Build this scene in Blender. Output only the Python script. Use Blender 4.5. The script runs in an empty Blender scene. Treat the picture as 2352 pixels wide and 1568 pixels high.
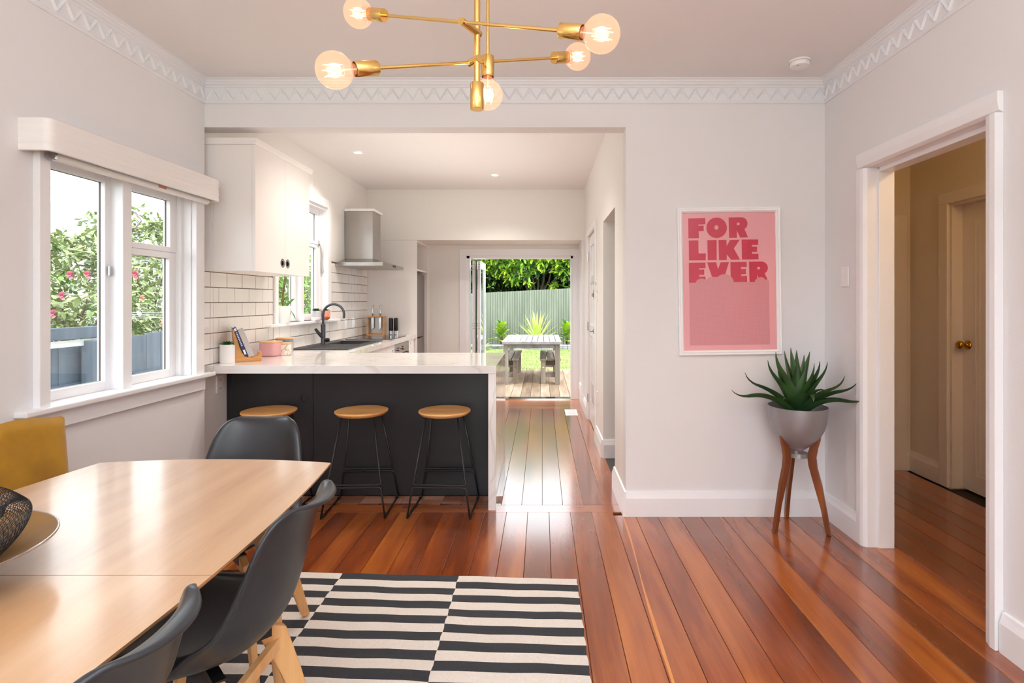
import bpy, bmesh, math, random
from math import sin, cos, pi, radians, sqrt, atan2
from mathutils import Vector, Matrix, Quaternion

# ------------------------------------------------------------------ scene, camera, light
sc = bpy.context.scene
COL = sc.collection
sc.view_settings.view_transform = 'Standard'
sc.view_settings.look = 'None'
sc.view_settings.gamma = 1.0
sc.view_settings.use_curve_mapping = False
sc.view_settings.exposure = 0.25
try:
    sc.cycles.use_denoising = True
    sc.cycles.max_bounces = 10
    sc.cycles.diffuse_bounces = 6
    sc.cycles.glossy_bounces = 4
    sc.cycles.transparent_max_bounces = 16
    sc.cycles.caustics_reflective = False
    sc.cycles.caustics_refractive = False
    sc.cycles.sample_clamp_indirect = 6.0
except Exception:
    pass

F = 1250.0                      # focal length in pixels of the 2352 wide frame
HC = 1.33                       # camera height
cam = bpy.data.cameras.new('camera')
cam.sensor_width = 36.0
cam.lens = F / 2352.0 * 36.0
cam.shift_x = -69.0 / 2352.0
cam.shift_y = -94.0 / 2352.0
cam.clip_start = 0.02
cam.clip_end = 200
camo = bpy.data.objects.new('camera', cam)
camo.location = (0, 0, HC)
camo.rotation_euler = (radians(90), 0, 0)
COL.objects.link(camo)
sc.camera = camo

world = bpy.data.worlds.new('overcast_sky')
sc.world = world
world.use_nodes = True
wn = world.node_tree
bg = wn.nodes['Background']
bg.inputs[0].default_value = (0.90, 0.955, 1.0, 1)
bg.inputs[1].default_value = 4.4

def lamp(name, kind, loc, energy, color, rot=(0, 0, 0), **kw):
    l = bpy.data.lights.new(name, kind)
    l.energy = energy
    l.color = color
    for k, v in kw.items():
        setattr(l, k, v)
    o = bpy.data.objects.new(name, l)
    o.location = loc
    o.rotation_euler = rot
    COL.objects.link(o)
    return o

sun = lamp('sun', 'SUN', (5, 3, 9), 2.0, (1.0, 0.96, 0.9), angle=radians(14))
sun.rotation_euler = Vector((-0.75, 0.35, -0.95)).to_track_quat('-Z', 'Y').to_euler()

def portal(name, loc, rot, sx, sy):
    o = lamp(name, 'AREA', loc, 1.0, (1, 1, 1), rot, shape='RECTANGLE', size=sx, size_y=sy)
    o.data.cycles.is_portal = True
    return o
portal('portal_dining_window', (-2.25, 2.76, 1.45), (0, radians(-90), 0), 1.15, 1.0)
portal('portal_kitchen_window', (-2.31, 4.9, 1.7), (0, radians(-90), 0), 1.15, 1.1)
portal('portal_garden_door', (-0.3, 7.5, 0.97), (radians(-90), 0, 0), 1.45, 1.95)
portal('portal_added_rear_door', (0, -3.16, 1.15), (radians(90), 0, 0), 3.3, 2.3)  # portal for the opening added in the rear wall
# unseen fill light added behind the camera, brightening the dining room ceiling
lamp('added_fill_dining', 'AREA', (0.0, -0.9, 1.75), 150, (0.84, 0.93, 1.0), (radians(180), 0, 0), shape='RECTANGLE', size=1.6, size_y=0.8)

# soft warm fill light added over the kitchen, with no fixture
lamp('added_fill_kitchen', 'AREA', (-0.8, 5.0, 1.75), 9, (1.0, 0.93, 0.86), (radians(180), 0, 0), shape='RECTANGLE', size=1.6, size_y=2.2)

# ------------------------------------------------------------------ colours and materials
def lin(c):
    return c / 12.92 if c <= 0.04045 else ((c + 0.055) / 1.055) ** 2.4
def rgb(r, g, b):
    return (lin(r / 255), lin(g / 255), lin(b / 255), 1)

MATS = {}
def mat(name, color=(0.8, 0.8, 0.8, 1), rough=0.5, metal=0.0, spec=0.5, coat=0.0, sheen=0.0,
        emit=None, bump=0.0, bscale=40.0, vary=0.0, vscale=6.0, vstretch=(1, 1, 1), color2=None,
        rvary=0.0, trans=0.0, coatr=0.05, detail=4.0):
    m = bpy.data.materials.new(name)
    m.use_nodes = True
    nt = m.node_tree
    b = nt.nodes['Principled BSDF']
    b.inputs['Base Color'].default_value = color
    b.inputs['Roughness'].default_value = rough
    b.inputs['Metallic'].default_value = metal
    b.inputs['Specular IOR Level'].default_value = spec
    b.inputs['Coat Weight'].default_value = coat
    b.inputs['Coat Roughness'].default_value = coatr
    b.inputs['Sheen Weight'].default_value = sheen
    b.inputs['Transmission Weight'].default_value = trans
    if emit:
        b.inputs['Emission Color'].default_value = emit[0]
        b.inputs['Emission Strength'].default_value = emit[1]
    tc = None
    if bump or vary or color2 or rvary:
        tc = nt.nodes.new('ShaderNodeTexCoord')
        mp = nt.nodes.new('ShaderNodeMapping')
        mp.inputs['Scale'].default_value = vstretch
        nt.links.new(tc.outputs['Object'], mp.inputs['Vector'])
    if vary or color2:
        n = nt.nodes.new('ShaderNodeTexNoise')
        n.inputs['Scale'].default_value = vscale
        n.inputs['Detail'].default_value = detail
        nt.links.new(mp.outputs[0], n.inputs['Vector'])
        r = nt.nodes.new('ShaderNodeValToRGB')
        r.color_ramp.elements[0].position = 0.32
        r.color_ramp.elements[1].position = 0.68
        c2 = color2 if color2 else tuple(min(1, c * (1 + vary)) for c in color[:3]) + (1,)
        c1 = color if color2 else tuple(c * (1 - vary) for c in color[:3]) + (1,)
        r.color_ramp.elements[0].color = c1
        r.color_ramp.elements[1].color = c2
        nt.links.new(n.outputs['Fac'], r.inputs['Fac'])
        nt.links.new(r.outputs['Color'], b.inputs['Base Color'])
    if rvary:
        n3 = nt.nodes.new('ShaderNodeTexNoise')
        n3.inputs['Scale'].default_value = 3.0
        nt.links.new(tc.outputs['Object'], n3.inputs['Vector'])
        mr = nt.nodes.new('ShaderNodeMapRange')
        mr.inputs['To Min'].default_value = max(0, rough - rvary)
        mr.inputs['To Max'].default_value = rough + rvary
        nt.links.new(n3.outputs['Fac'], mr.inputs['Value'])
        nt.links.new(mr.outputs[0], b.inputs['Roughness'])
    if bump:
        n2 = nt.nodes.new('ShaderNodeTexNoise')
        n2.inputs['Scale'].default_value = bscale
        n2.inputs['Detail'].default_value = 3
        nt.links.new(mp.outputs[0], n2.inputs['Vector'])
        bp = nt.nodes.new('ShaderNodeBump')
        bp.inputs['Strength'].default_value = bump
        bp.inputs['Distance'].default_value = 0.002
        nt.links.new(n2.outputs['Fac'], bp.inputs['Height'])
        nt.links.new(bp.outputs['Normal'], b.inputs['Normal'])
    MATS[name] = m
    return m

def wood(name, dark, mid, light, axis='y', rough=0.3, coat=0.0, scale=1.0, rand=1.0, spec=0.5, bump=0.08, hue=0.0):
    """long-grained timber: two stretched noises and a per-object offset and tone"""
    m = bpy.data.materials.new(name)
    m.use_nodes = True
    nt = m.node_tree
    b = nt.nodes['Principled BSDF']
    tc = nt.nodes.new('ShaderNodeTexCoord')
    oi = nt.nodes.new('ShaderNodeObjectInfo')
    add = nt.nodes.new('ShaderNodeVectorMath'); add.operation = 'ADD'
    mul = nt.nodes.new('ShaderNodeVectorMath'); mul.operation = 'SCALE'
    cmb = nt.nodes.new('ShaderNodeCombineXYZ')
    nt.links.new(oi.outputs['Random'], cmb.inputs[0])
    nt.links.new(oi.outputs['Random'], cmb.inputs[1])
    cmb.inputs[2].default_value = 0.3
    nt.links.new(cmb.outputs[0], mul.inputs[0]); mul.inputs['Scale'].default_value = 37.0
    nt.links.new(tc.outputs['Object'], add.inputs[0]); nt.links.new(mul.outputs[0], add.inputs[1])
    st = {'x': (0.12, 1, 1), 'y': (1, 0.12, 1), 'z': (1, 1, 0.12)}[axis]
    mp = nt.nodes.new('ShaderNodeMapping'); mp.inputs['Scale'].default_value = [s * scale for s in st]
    nt.links.new(add.outputs[0], mp.inputs['Vector'])
    n1 = nt.nodes.new('ShaderNodeTexNoise'); n1.inputs['Scale'].default_value = 8; n1.inputs['Detail'].default_value = 4
    n1.inputs['Distortion'].default_value = 0.25
    nt.links.new(mp.outputs[0], n1.inputs['Vector'])
    st2 = {'x': (0.03, 1, 1), 'y': (1, 0.03, 1), 'z': (1, 1, 0.03)}[axis]
    mp2 = nt.nodes.new('ShaderNodeMapping'); mp2.inputs['Scale'].default_value = [s * scale for s in st2]
    nt.links.new(add.outputs[0], mp2.inputs['Vector'])
    n2 = nt.nodes.new('ShaderNodeTexNoise'); n2.inputs['Scale'].default_value = 110; n2.inputs['Detail'].default_value = 3
    nt.links.new(mp2.outputs[0], n2.inputs['Vector'])
    ra = nt.nodes.new('ShaderNodeValToRGB')
    e = ra.color_ramp.elements
    e[0].position = 0.2; e[0].color = dark
    e[1].position = 0.8; e[1].color = light
    k = ra.color_ramp.elements.new(0.5); k.color = mid
    # fac = n1*.6 + n2*.25 + random
    m1 = nt.nodes.new('ShaderNodeMath'); m1.operation = 'MULTIPLY_ADD'
    m1.inputs[1].default_value = 0.14; m1.inputs[2].default_value = -0.07
    nt.links.new(n2.outputs['Fac'], m1.inputs[0])
    m2 = nt.nodes.new('ShaderNodeMath'); m2.operation = 'ADD'
    nt.links.new(n1.outputs['Fac'], m2.inputs[0]); nt.links.new(m1.outputs[0], m2.inputs[1])
    m3 = nt.nodes.new('ShaderNodeMath'); m3.operation = 'MULTIPLY_ADD'
    m3.inputs[1].default_value = 0.36 * rand; m3.inputs[2].default_value = -0.18 * rand
    nt.links.new(oi.outputs['Random'], m3.inputs[0])
    m4 = nt.nodes.new('ShaderNodeMath'); m4.operation = 'ADD'
    nt.links.new(m2.outputs[0], m4.inputs[0]); nt.links.new(m3.outputs[0], m4.inputs[1])
    nt.links.new(m4.outputs[0], ra.inputs['Fac'])
    nt.links.new(ra.outputs['Color'], b.inputs['Base Color'])
    b.inputs['Roughness'].default_value = rough
    b.inputs['Coat Weight'].default_value = coat
    b.inputs['Coat Roughness'].default_value = 0.14
    b.inputs['Specular IOR Level'].default_value = spec
    if bump:
        bp = nt.nodes.new('ShaderNodeBump'); bp.inputs['Strength'].default_value = bump
        bp.inputs['Distance'].default_value = 0.002
        nt.links.new(n2.outputs['Fac'], bp.inputs['Height']); nt.links.new(bp.outputs['Normal'], b.inputs['Normal'])
    MATS[name] = m
    return m

def clear_glass(name, tint=(1, 1, 1, 1), boost=1.0, haze=None):
    m = bpy.data.materials.new(name)
    m.use_nodes = True
    nt = m.node_tree
    nt.nodes.remove(nt.nodes['Principled BSDF'])
    out = nt.nodes['Material Output']
    tr = nt.nodes.new('ShaderNodeBsdfTransparent'); tr.inputs[0].default_value = tint
    gl = nt.nodes.new('ShaderNodeBsdfGlossy'); gl.inputs['Roughness'].default_value = 0.0
    # Schlick reflectance from the facing angle (same for both faces of a thin pane)
    fr = nt.nodes.new('ShaderNodeLayerWeight'); fr.inputs[0].default_value = 0.5
    pw_ = nt.nodes.new('ShaderNodeMath'); pw_.operation = 'POWER'; pw_.inputs[1].default_value = 5.0
    nt.links.new(fr.outputs['Facing'], pw_.inputs[0])
    mu = nt.nodes.new('ShaderNodeMath'); mu.operation = 'MULTIPLY_ADD'; mu.inputs[1].default_value = 0.9 * boost; mu.inputs[2].default_value = 0.035 * boost
    nt.links.new(pw_.outputs[0], mu.inputs[0])
    mx = nt.nodes.new('ShaderNodeMixShader')
    nt.links.new(mu.outputs[0], mx.inputs[0]); nt.links.new(tr.outputs[0], mx.inputs[1]); nt.links.new(gl.outputs[0], mx.inputs[2])
    last = mx
    if haze:
        tl = nt.nodes.new('ShaderNodeBsdfTranslucent'); tl.inputs[0].default_value = haze[0]
        m2 = nt.nodes.new('ShaderNodeMixShader'); m2.inputs[0].default_value = haze[1]
        nt.links.new(mx.outputs[0], m2.inputs[1]); nt.links.new(tl.outputs[0], m2.inputs[2])
        last = m2
    nt.links.new(last.outputs[0], out.inputs[0])
    MATS[name] = m
    return m

M_wall = mat('wall_paint', rgb(231, 230, 231), 0.62, spec=0.3, bump=0.05, bscale=350)
M_wallk = mat('wall_paint_kitchen', rgb(238, 236, 232), 0.6, spec=0.3, bump=0.05, bscale=350)
M_ceil = mat('ceiling_paint', rgb(236, 234, 233), 0.75, spec=0.2, bump=0.04, bscale=300)
M_trim = mat('gloss_white_trim', rgb(240, 240, 242), 0.28, spec=0.5)
M_plaster = mat('cornice_plaster', rgb(232, 233, 236), 0.55, spec=0.3)
M_floor = wood('varnished_floor_timber', rgb(98, 42, 16), rgb(144, 68, 25), rgb(186, 105, 38), 'y', rough=0.22, coat=0.9, rand=1.0, spec=0.45, bump=0)
M_floorx = wood('varnished_cross_board', rgb(120, 54, 22), rgb(176, 92, 36), rgb(210, 132, 60), 'x', rough=0.22, coat=0.9, rand=1.0, spec=0.45, bump=0)
M_bare = wood('scuffed_bare_board', rgb(92, 58, 44), rgb(140, 92, 70), rgb(190, 150, 130), 'x', rough=0.5, rand=0.6)
M_gap = mat('dark_subfloor', rgb(38, 22, 14), 0.9)
M_nail = mat('dark_nail', rgb(52, 30, 20), 0.5)
M_oak = wood('oak_veneer', rgb(176, 132, 94), rgb(194, 152, 112), rgb(206, 168, 130), 'y', rough=0.33, coat=0.5, rand=0.2, spec=0.7, scale=1.5, bump=0.05)
M_oakedge = wood('oak_edge', rgb(150, 100, 60), rgb(178, 128, 84), rgb(196, 148, 104), 'y', rough=0.4, rand=0.2)
M_beech = wood('beech_wood', rgb(196, 138, 84), rgb(222, 168, 108), rgb(236, 190, 136), 'z', rough=0.38, rand=0.3, scale=2)
M_bamboo = wood('bamboo_seat_wood', rgb(206, 142, 78), rgb(226, 166, 98), rgb(238, 186, 124), 'x', rough=0.36, rand=0.2, scale=2)
M_lid = wood('bamboo_lid', rgb(186, 138, 90), rgb(208, 162, 114), rgb(222, 182, 138), 'x', rough=0.45, rand=0.2, scale=3)
M_walnut = wood('walnut_leg', rgb(78, 36, 16), rgb(118, 60, 26), rgb(156, 88, 40), 'z', rough=0.32, rand=0.3, scale=2)
M_shell = mat('charcoal_plastic', rgb(42, 43, 47), 0.34, spec=0.5, bump=0.03, bscale=300)
M_pad = mat('black_leatherette', rgb(36, 37, 42), 0.36, spec=0.5, bump=0.25, bscale=420)
M_black = mat('satin_black_panel', rgb(37, 37, 40), 0.34, spec=0.45, bump=0.02, bscale=500)
M_rod = mat('black_powder_coat', rgb(26, 26, 28), 0.38, spec=0.5)
M_brass = mat('brushed_brass', rgb(226, 186, 112), 0.24, metal=1.0, bump=0.03, bscale=200, vstretch=(1, 1, 8))
M_brasspol = mat('polished_brass', rgb(190, 140, 50), 0.12, metal=1.0)
M_steel = mat('brushed_steel', rgb(176, 172, 168), 0.26, metal=1.0, bump=0.05, bscale=160, vstretch=(6, 6, 0.4))
M_chrome = mat('chrome', rgb(200, 200, 204), 0.12, metal=1.0)
M_fridge = mat('fridge_steel', rgb(128, 122, 120), 0.3, metal=0.8)
M_cab = mat('white_cabinet', rgb(240, 236, 233), 0.36, spec=0.45)
M_stone = mat('grey_composite_sink', rgb(44, 45, 48), 0.45, bump=0.2, bscale=800)
M_tap = mat('gunmetal_tap', rgb(72, 76, 82), 0.3, metal=0.6)
M_cook = mat('black_ceramic_glass', rgb(24, 24, 26), 0.06, spec=0.6)
M_tile = mat('glazed_white_tile', rgb(240, 236, 233), 0.06, spec=0.55, bump=0.12, bscale=14, coat=0.3)
M_grout = mat('grey_brown_grout', rgb(98, 86, 78), 0.85)
M_rugb = mat('black_wool', rgb(36, 35, 40), 0.95, spec=0.1, bump=1.0, bscale=420, vary=0.3, vscale=200, sheen=0.2)
M_rugw = mat('cream_wool', rgb(226, 216, 206), 0.95, spec=0.1, bump=0.9, bscale=420, vary=0.06, vscale=150)
M_velvet = mat('mustard_velvet', rgb(190, 140, 14), 0.75, spec=0.2, sheen=0.3, color2=rgb(150, 104, 8), vscale=5, bump=0.2, bscale=500)
M_gold = mat('aged_gold_metal', rgb(172, 132, 74), 0.36, metal=0.9, vary=0.12, vscale=9)
M_mesh = mat('black_wire', rgb(34, 33, 36), 0.45)
M_pot = mat('satin_grey_pot', rgb(150, 148, 150), 0.3, metal=0.35, spec=0.5)
M_agave = mat('agave_leaf', rgb(30, 58, 34), 0.4, color2=rgb(56, 88, 42), vscale=7, spec=0.4)
M_agavet = mat('agave_leaf_young', rgb(62, 96, 40), 0.4, color2=rgb(44, 80, 40), vscale=7)
M_frame = mat('white_picture_frame', rgb(248, 249, 250), 0.4)
M_pink = mat('pink_print', rgb(240, 172, 178), 0.6, spec=0.2)
M_red = mat('crimson_print', rgb(206, 62, 86), 0.6, spec=0.2)
M_plastic = mat('white_plastic', rgb(240, 238, 236), 0.35)
M_slot = mat('dark_slot', rgb(40, 38, 38), 0.6)
M_ceramic = mat('white_ceramic', rgb(240, 238, 236), 0.3)
M_pinkcer = mat('pink_enamel', rgb(212, 158, 160), 0.3)
M_bluecer = mat('slate_blue_enamel', rgb(112, 136, 160), 0.35)
M_greycer = mat('pale_grey_glaze', rgb(206, 200, 206), 0.35)
M_salmon = mat('salmon_glaze', rgb(226, 150, 126), 0.35)
M_succ = mat('succulent_leaf', rgb(34, 92, 42), 0.4, color2=rgb(60, 132, 52), vscale=30)
M_orchid = mat('orchid_leaf', rgb(84, 150, 50), 0.35, color2=rgb(120, 180, 80), vscale=12)
M_stem = mat('brown_stem', rgb(112, 90, 48), 0.6)
M_booka = mat('book_navy', rgb(30, 42, 96), 0.4)
M_bookb = mat('book_stone', rgb(186, 178, 176), 0.5)
M_paper = mat('paper_pages', rgb(230, 224, 212), 0.8)
M_letter = mat('white_lettering', rgb(235, 235, 238), 0.5)
M_glass = clear_glass('window_glass', (0.97, 0.985, 0.98, 1))
M_glassg = clear_glass('door_glass', (0.86, 0.93, 0.92, 1), 1.3)
M_pglass = clear_glass('picture_glass', (1, 1, 1, 1), 0.6)
M_bulb = clear_glass('bulb_glass', (1.0, 0.93, 0.86, 1), 1.0, haze=((1.0, 0.60, 0.46, 1), 0.11))
M_fil = mat('glowing_filament', (1, .6, .2, 1), 0.5, emit=((1.0, 0.62, 0.30, 1), 7.0))
M_down = mat('lit_downlight', (1, 1, 1, 1), 0.5, emit=((1.0, 0.93, 0.82, 1), 14.0))
M_darkfloor = mat('dark_floor_tile', rgb(70, 66, 64), 0.4, vary=0.2, vscale=20)
M_hallwall = mat('hall_wall_paint', rgb(222, 208, 190), 0.6)
M_halltrim = mat('hall_trim', rgb(228, 216, 204), 0.35)

def deckmat(name, d, m_, l, axis):
    return wood(name, d, m_, l, axis, rough=0.75, rand=0.8, spec=0.2, bump=0.4, scale=1.3)
M_deck = deckmat('weathered_deck', rgb(112, 92, 74), rgb(146, 124, 102), rgb(172, 152, 132), 'y')
M_wtab = deckmat('silvered_timber', rgb(110, 108, 106), rgb(142, 140, 138), rgb(162, 160, 158), 'y')
M_wtabz = deckmat('silvered_timber_leg', rgb(104, 98, 86), rgb(134, 126, 114), rgb(158, 152, 140), 'z')
M_bench = deckmat('grey_brown_timber', rgb(96, 84, 76), rgb(134, 122, 112), rgb(166, 156, 148), 'y')
M_benchz = deckmat('grey_brown_timber_leg', rgb(110, 98, 86), rgb(146, 134, 120), rgb(176, 166, 152), 'z')
M_grass = mat('lawn_grass', rgb(114, 130, 72), 0.9, spec=0.1, color2=rgb(142, 154, 98), vscale=3, bump=1.0, bscale=120)
M_soil = mat('garden_soil', rgb(104, 96, 84), 0.95, vary=0.2, vscale=8)
M_iron = mat('painted_corrugated_iron', rgb(108, 116, 102), 0.5, color2=rgb(132, 138, 124), vscale=1.3, vstretch=(6, 6, 0.5))
M_slate = mat('grey_slate', rgb(150, 150, 150), 0.8, vary=0.25, vscale=6)
M_leafA = mat('leaf_lime', rgb(140, 176, 40), 0.4, color2=rgb(176, 204, 66), vscale=4)
M_leafB = mat('leaf_green', rgb(78, 124, 36), 0.38, color2=rgb(112, 156, 52), vscale=4)
M_leafC = mat('leaf_dark', rgb(36, 66, 28), 0.45, color2=rgb(58, 92, 38), vscale=4)
M_leafD = mat('leaf_grey_green', rgb(132, 150, 92), 0.45, color2=rgb(168, 180, 124), vscale=5)
M_leafE = mat('leaf_camellia', rgb(96, 112, 62), 0.35, color2=rgb(140, 150, 92), vscale=5)
M_bark = mat('brown_bark', rgb(92, 76, 62), 0.9, vary=0.3, vscale=10)
M_shade = mat('painted_foliage_shade', rgb(34, 36, 24), 1.0, spec=0.0, vary=0.4, vscale=5)  # dark colour standing in for shade between the leaves
M_flower = mat('pink_petal', rgb(206, 120, 138), 0.6)
M_flowerb = mat('apricot_petal', rgb(232, 190, 168), 0.6)
M_palings = deckmat('blue_grey_paling', rgb(88, 98, 110), rgb(106, 116, 128), rgb(120, 130, 142), 'z')
M_pale = mat('pale_weatherboard', rgb(226, 226, 222), 0.6)
M_roof = mat('grey_roof_iron', rgb(120, 126, 132), 0.5)
M_brown = mat('brown_leaf', rgb(96, 56, 36), 0.6)
M_wire = mat('white_line', rgb(235, 235, 235), 0.4)

def marble(name, base, vein, scale=1.6, rough=0.08):
    m = mat(name, base, rough, spec=0.5, coat=0.2)
    nt = m.node_tree; b = nt.nodes['Principled BSDF']
    tc = nt.nodes.new('ShaderNodeTexCoord')
    n = nt.nodes.new('ShaderNodeTexNoise'); n.inputs['Scale'].default_value = scale; n.inputs['Detail'].default_value = 5
    n.inputs['Distortion'].default_value = 1.4
    mp = nt.nodes.new('ShaderNodeMapping'); mp.inputs['Rotation'].default_value = (0, 0, 0.5); mp.inputs['Scale'].default_value = (1, 2.2, 1)
    nt.links.new(tc.outputs['Object'], mp.inputs[0]); nt.links.new(mp.outputs[0], n.inputs['Vector'])
    r = nt.nodes.new('ShaderNodeValToRGB')
    e = r.color_ramp.elements
    e[0].position = 0.47; e[0].color = base
    e[1].position = 0.53; e[1].color = base
    k = e.new(0.497); k.color = vein
    nt.links.new(n.outputs['Fac'], r.inputs[0]); nt.links.new(r.outputs[0], b.inputs['Base Color'])
    return m
M_marble = marble('marble_worktop', rgb(236, 233, 230), rgb(222, 214, 206))
M_marblecan = marble('marbled_enamel', rgb(232, 222, 212), rgb(150, 130, 112), 9, 0.3)

def halftone():
    m = mat('halftone_pink_print', rgb(226, 152, 158), 0.6, spec=0.2)
    nt = m.node_tree; b = nt.nodes['Principled BSDF']
    tc = nt.nodes.new('ShaderNodeTexCoord')
    v = nt.nodes.new('ShaderNodeTexVoronoi'); v.inputs['Scale'].default_value = 260; v.inputs['Randomness'].default_value = 0
    nt.links.new(tc.outputs['Object'], v.inputs['Vector'])
    r = nt.nodes.new('ShaderNodeValToRGB'); r.color_ramp.interpolation = 'CONSTANT'
    r.color_ramp.elements[0].color = rgb(196, 112, 122); r.color_ramp.elements[1].position = 0.33
    r.color_ramp.elements[1].color = rgb(226, 158, 164)
    nt.links.new(v.outputs['Distance'], r.inputs[0]); nt.links.new(r.outputs[0], b.inputs['Base Color'])
    return m
M_half = halftone()

# ------------------------------------------------------------------ object helpers
def thing(name, label, cat, loc=(0, 0, 0), rotz=0.0, group=None):
    o = bpy.data.objects.new(name, None)
    o.empty_display_size = 0.05
    o.location = loc
    o.rotation_euler = (0, 0, rotz)
    COL.objects.link(o)
    o['label'] = label
    o['category'] = cat
    if group:
        o['group'] = group
    return o

def tag(o, label, cat, group=None):
    o['label'] = label
    o['category'] = cat
    if group:
        o['group'] = group
    return o

def struct_root(name, loc=(0, 0, 0)):
    o = bpy.data.objects.new(name, None)
    o.empty_display_size = 0.05
    o.location = loc
    o['kind'] = 'structure'
    COL.objects.link(o)
    return o

class MB:
    def __init__(s):
        s.v = []; s.f = []; s.m = []; s.cur = 0; s.xf = None
    def add(s, vs, fs, mi=None):
        n = len(s.v)
        if s.xf is not None:
            vs = [s.xf @ Vector(p) for p in vs]
        s.v.extend([tuple(p) for p in vs])
        for f in fs:
            s.f.append(tuple(i + n for i in f)); s.m.append(s.cur if mi is None else mi)
        return s
    def box(s, x0, x1, y0, y1, z0, z1, mi=None):
        x0, x1 = min(x0, x1), max(x0, x1); y0, y1 = min(y0, y1), max(y0, y1); z0, z1 = min(z0, z1), max(z0, z1)
        v = [(x0, y0, z0), (x1, y0, z0), (x1, y1, z0), (x0, y1, z0), (x0, y0, z1), (x1, y0, z1), (x1, y1, z1), (x0, y1, z1)]
        return s.add(v, [(0, 3, 2, 1), (4, 5, 6, 7), (0, 1, 5, 4), (1, 2, 6, 5), (2, 3, 7, 6), (3, 0, 4, 7)], mi)
    def prism(s, poly, axis, a0, a1, mi=None):
        """poly: 2-D points; axis: the extrusion axis; poly coordinates are the other two in xyz order"""
        n = len(poly)
        def P(p, a):
            if axis == 'x': return (a, p[0], p[1])
            if axis == 'y': return (p[0], a, p[1])
            return (p[0], p[1], a)
        vs = [P(p, a0) for p in poly] + [P(p, a1) for p in poly]
        fs = [tuple(range(n))[::-1], tuple(range(n, 2 * n))] + [(i, (i + 1) % n, n + (i + 1) % n, n + i) for i in range(n)]
        return s.add(vs, fs, mi)
    def lathe(s, prof, c=(0, 0, 0), seg=32, axis=None, mi=None, a0=0, a1=2 * pi):
        """prof: (r, h) pairs; turns round z (or round the direction axis) through c"""
        q = Vector((0, 0, 1)).rotation_difference(Vector(axis).normalized()) if axis is not None else Quaternion()
        c = Vector(c); full = abs(a1 - a0 - 2 * pi) < 1e-6
        ns = seg if full else seg + 1
        vs = []; fs = []; rows = []
        for r, h in prof:
            if r < 1e-7:
                rows.append([len(vs)]); vs.append(c + q @ Vector((0, 0, h)))
            else:
                row = []
                for k in range(ns):
                    a = a0 + (a1 - a0) * k / seg
                    row.append(len(vs)); vs.append(c + q @ Vector((r * cos(a), r * sin(a), h)))
                rows.append(row)
        for A, B in zip(rows, rows[1:]):
            cnt = seg
            for k in range(cnt):
                k2 = (k + 1) % ns
                if len(A) == 1 and len(B) == 1: continue
                if len(A) == 1: fs.append((A[0], B[k2], B[k]))
                elif len(B) == 1: fs.append((A[k], A[k2], B[0]))
                else: fs.append((A[k], A[k2], B[k2], B[k]))
        return s.add(vs, fs, mi)
    def cyl(s, p0, p1, r0, r1=None, seg=16, mi=None):
        p0 = Vector(p0); p1 = Vector(p1); r1 = r0 if r1 is None else r1
        L = (p1 - p0).length
        return s.lathe([(0, 0), (r0, 0), (r1, L), (0, L)], p0, seg, p1 - p0, mi)
    def tube(s, pts, r, seg=8, closed=False, mi=None, fillet=0.0, fseg=5):
        pts = [Vector(p) for p in pts]
        if fillet > 0:
            out = []
            n = len(pts)
            for i, p in enumerate(pts):
                if (i == 0 or i == n - 1) and not closed:
                    out.append(p); continue
                a = pts[i - 1]; b = pts[(i + 1) % n]
                d1 = (a - p); d2 = (b - p)
                f = min(fillet, d1.length * 0.45, d2.length * 0.45)
                A = p + d1.normalized() * f; B = p + d2.normalized() * f
                for k in range(fseg + 1):
                    t = k / fseg
                    out.append(A * (1 - t) ** 2 + p * 2 * t * (1 - t) + B * t * t)
            pts = out
        n = len(pts)
        rr = r if hasattr(r, '__len__') else [r] * n
        if len(rr) != n: rr = [rr[0] + (rr[-1] - rr[0]) * i / (n - 1) for i in range(n)]
        tang = []
        for i in range(n):
            if closed: t = pts[(i + 1) % n] - pts[i - 1]
            else: t = pts[min(i + 1, n - 1)] - pts[max(i - 1, 0)]
            tang.append(t.normalized())
        up = Vector((0, 0, 1)) if abs(tang[0].z) < 0.9 else Vector((1, 0, 0))
        nrm = tang[0].cross(up).normalized()
        vs = []; fs = []
        for i in range(n):
            if i: nrm = (tang[i - 1].rotation_difference(tang[i]) @ nrm).normalized()
            b = tang[i].cross(nrm)
            for k in range(seg):
                a = 2 * pi * k / seg
                vs.append(pts[i] + (nrm * cos(a) + b * sin(a)) * rr[i])
        m = n if closed else n - 1
        for i in range(m):
            j = (i + 1) % n
            for k in range(seg):
                k2 = (k + 1) % seg
                fs.append((i * seg + k, j * seg + k, j * seg + k2, i * seg + k2))
        if not closed:
            fs.append(tuple(range(seg)))
            fs.append(tuple((n - 1) * seg + k for k in range(seg))[::-1])
        return s.add(vs, fs, mi)
    def grid(s, fn, nu, nv, mi=None, wrap=False):
        vs = [fn(i / (nu - 1) if not wrap else i / nu, j / (nv - 1)) for j in range(nv) for i in range(nu)]
        fs = []
        for j in range(nv - 1):
            for i in range(nu if wrap else nu - 1):
                i2 = (i + 1) % nu
                fs.append((j * nu + i, j * nu + i2, (j + 1) * nu + i2, (j + 1) * nu + i))
        return s.add(vs, fs, mi)
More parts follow.
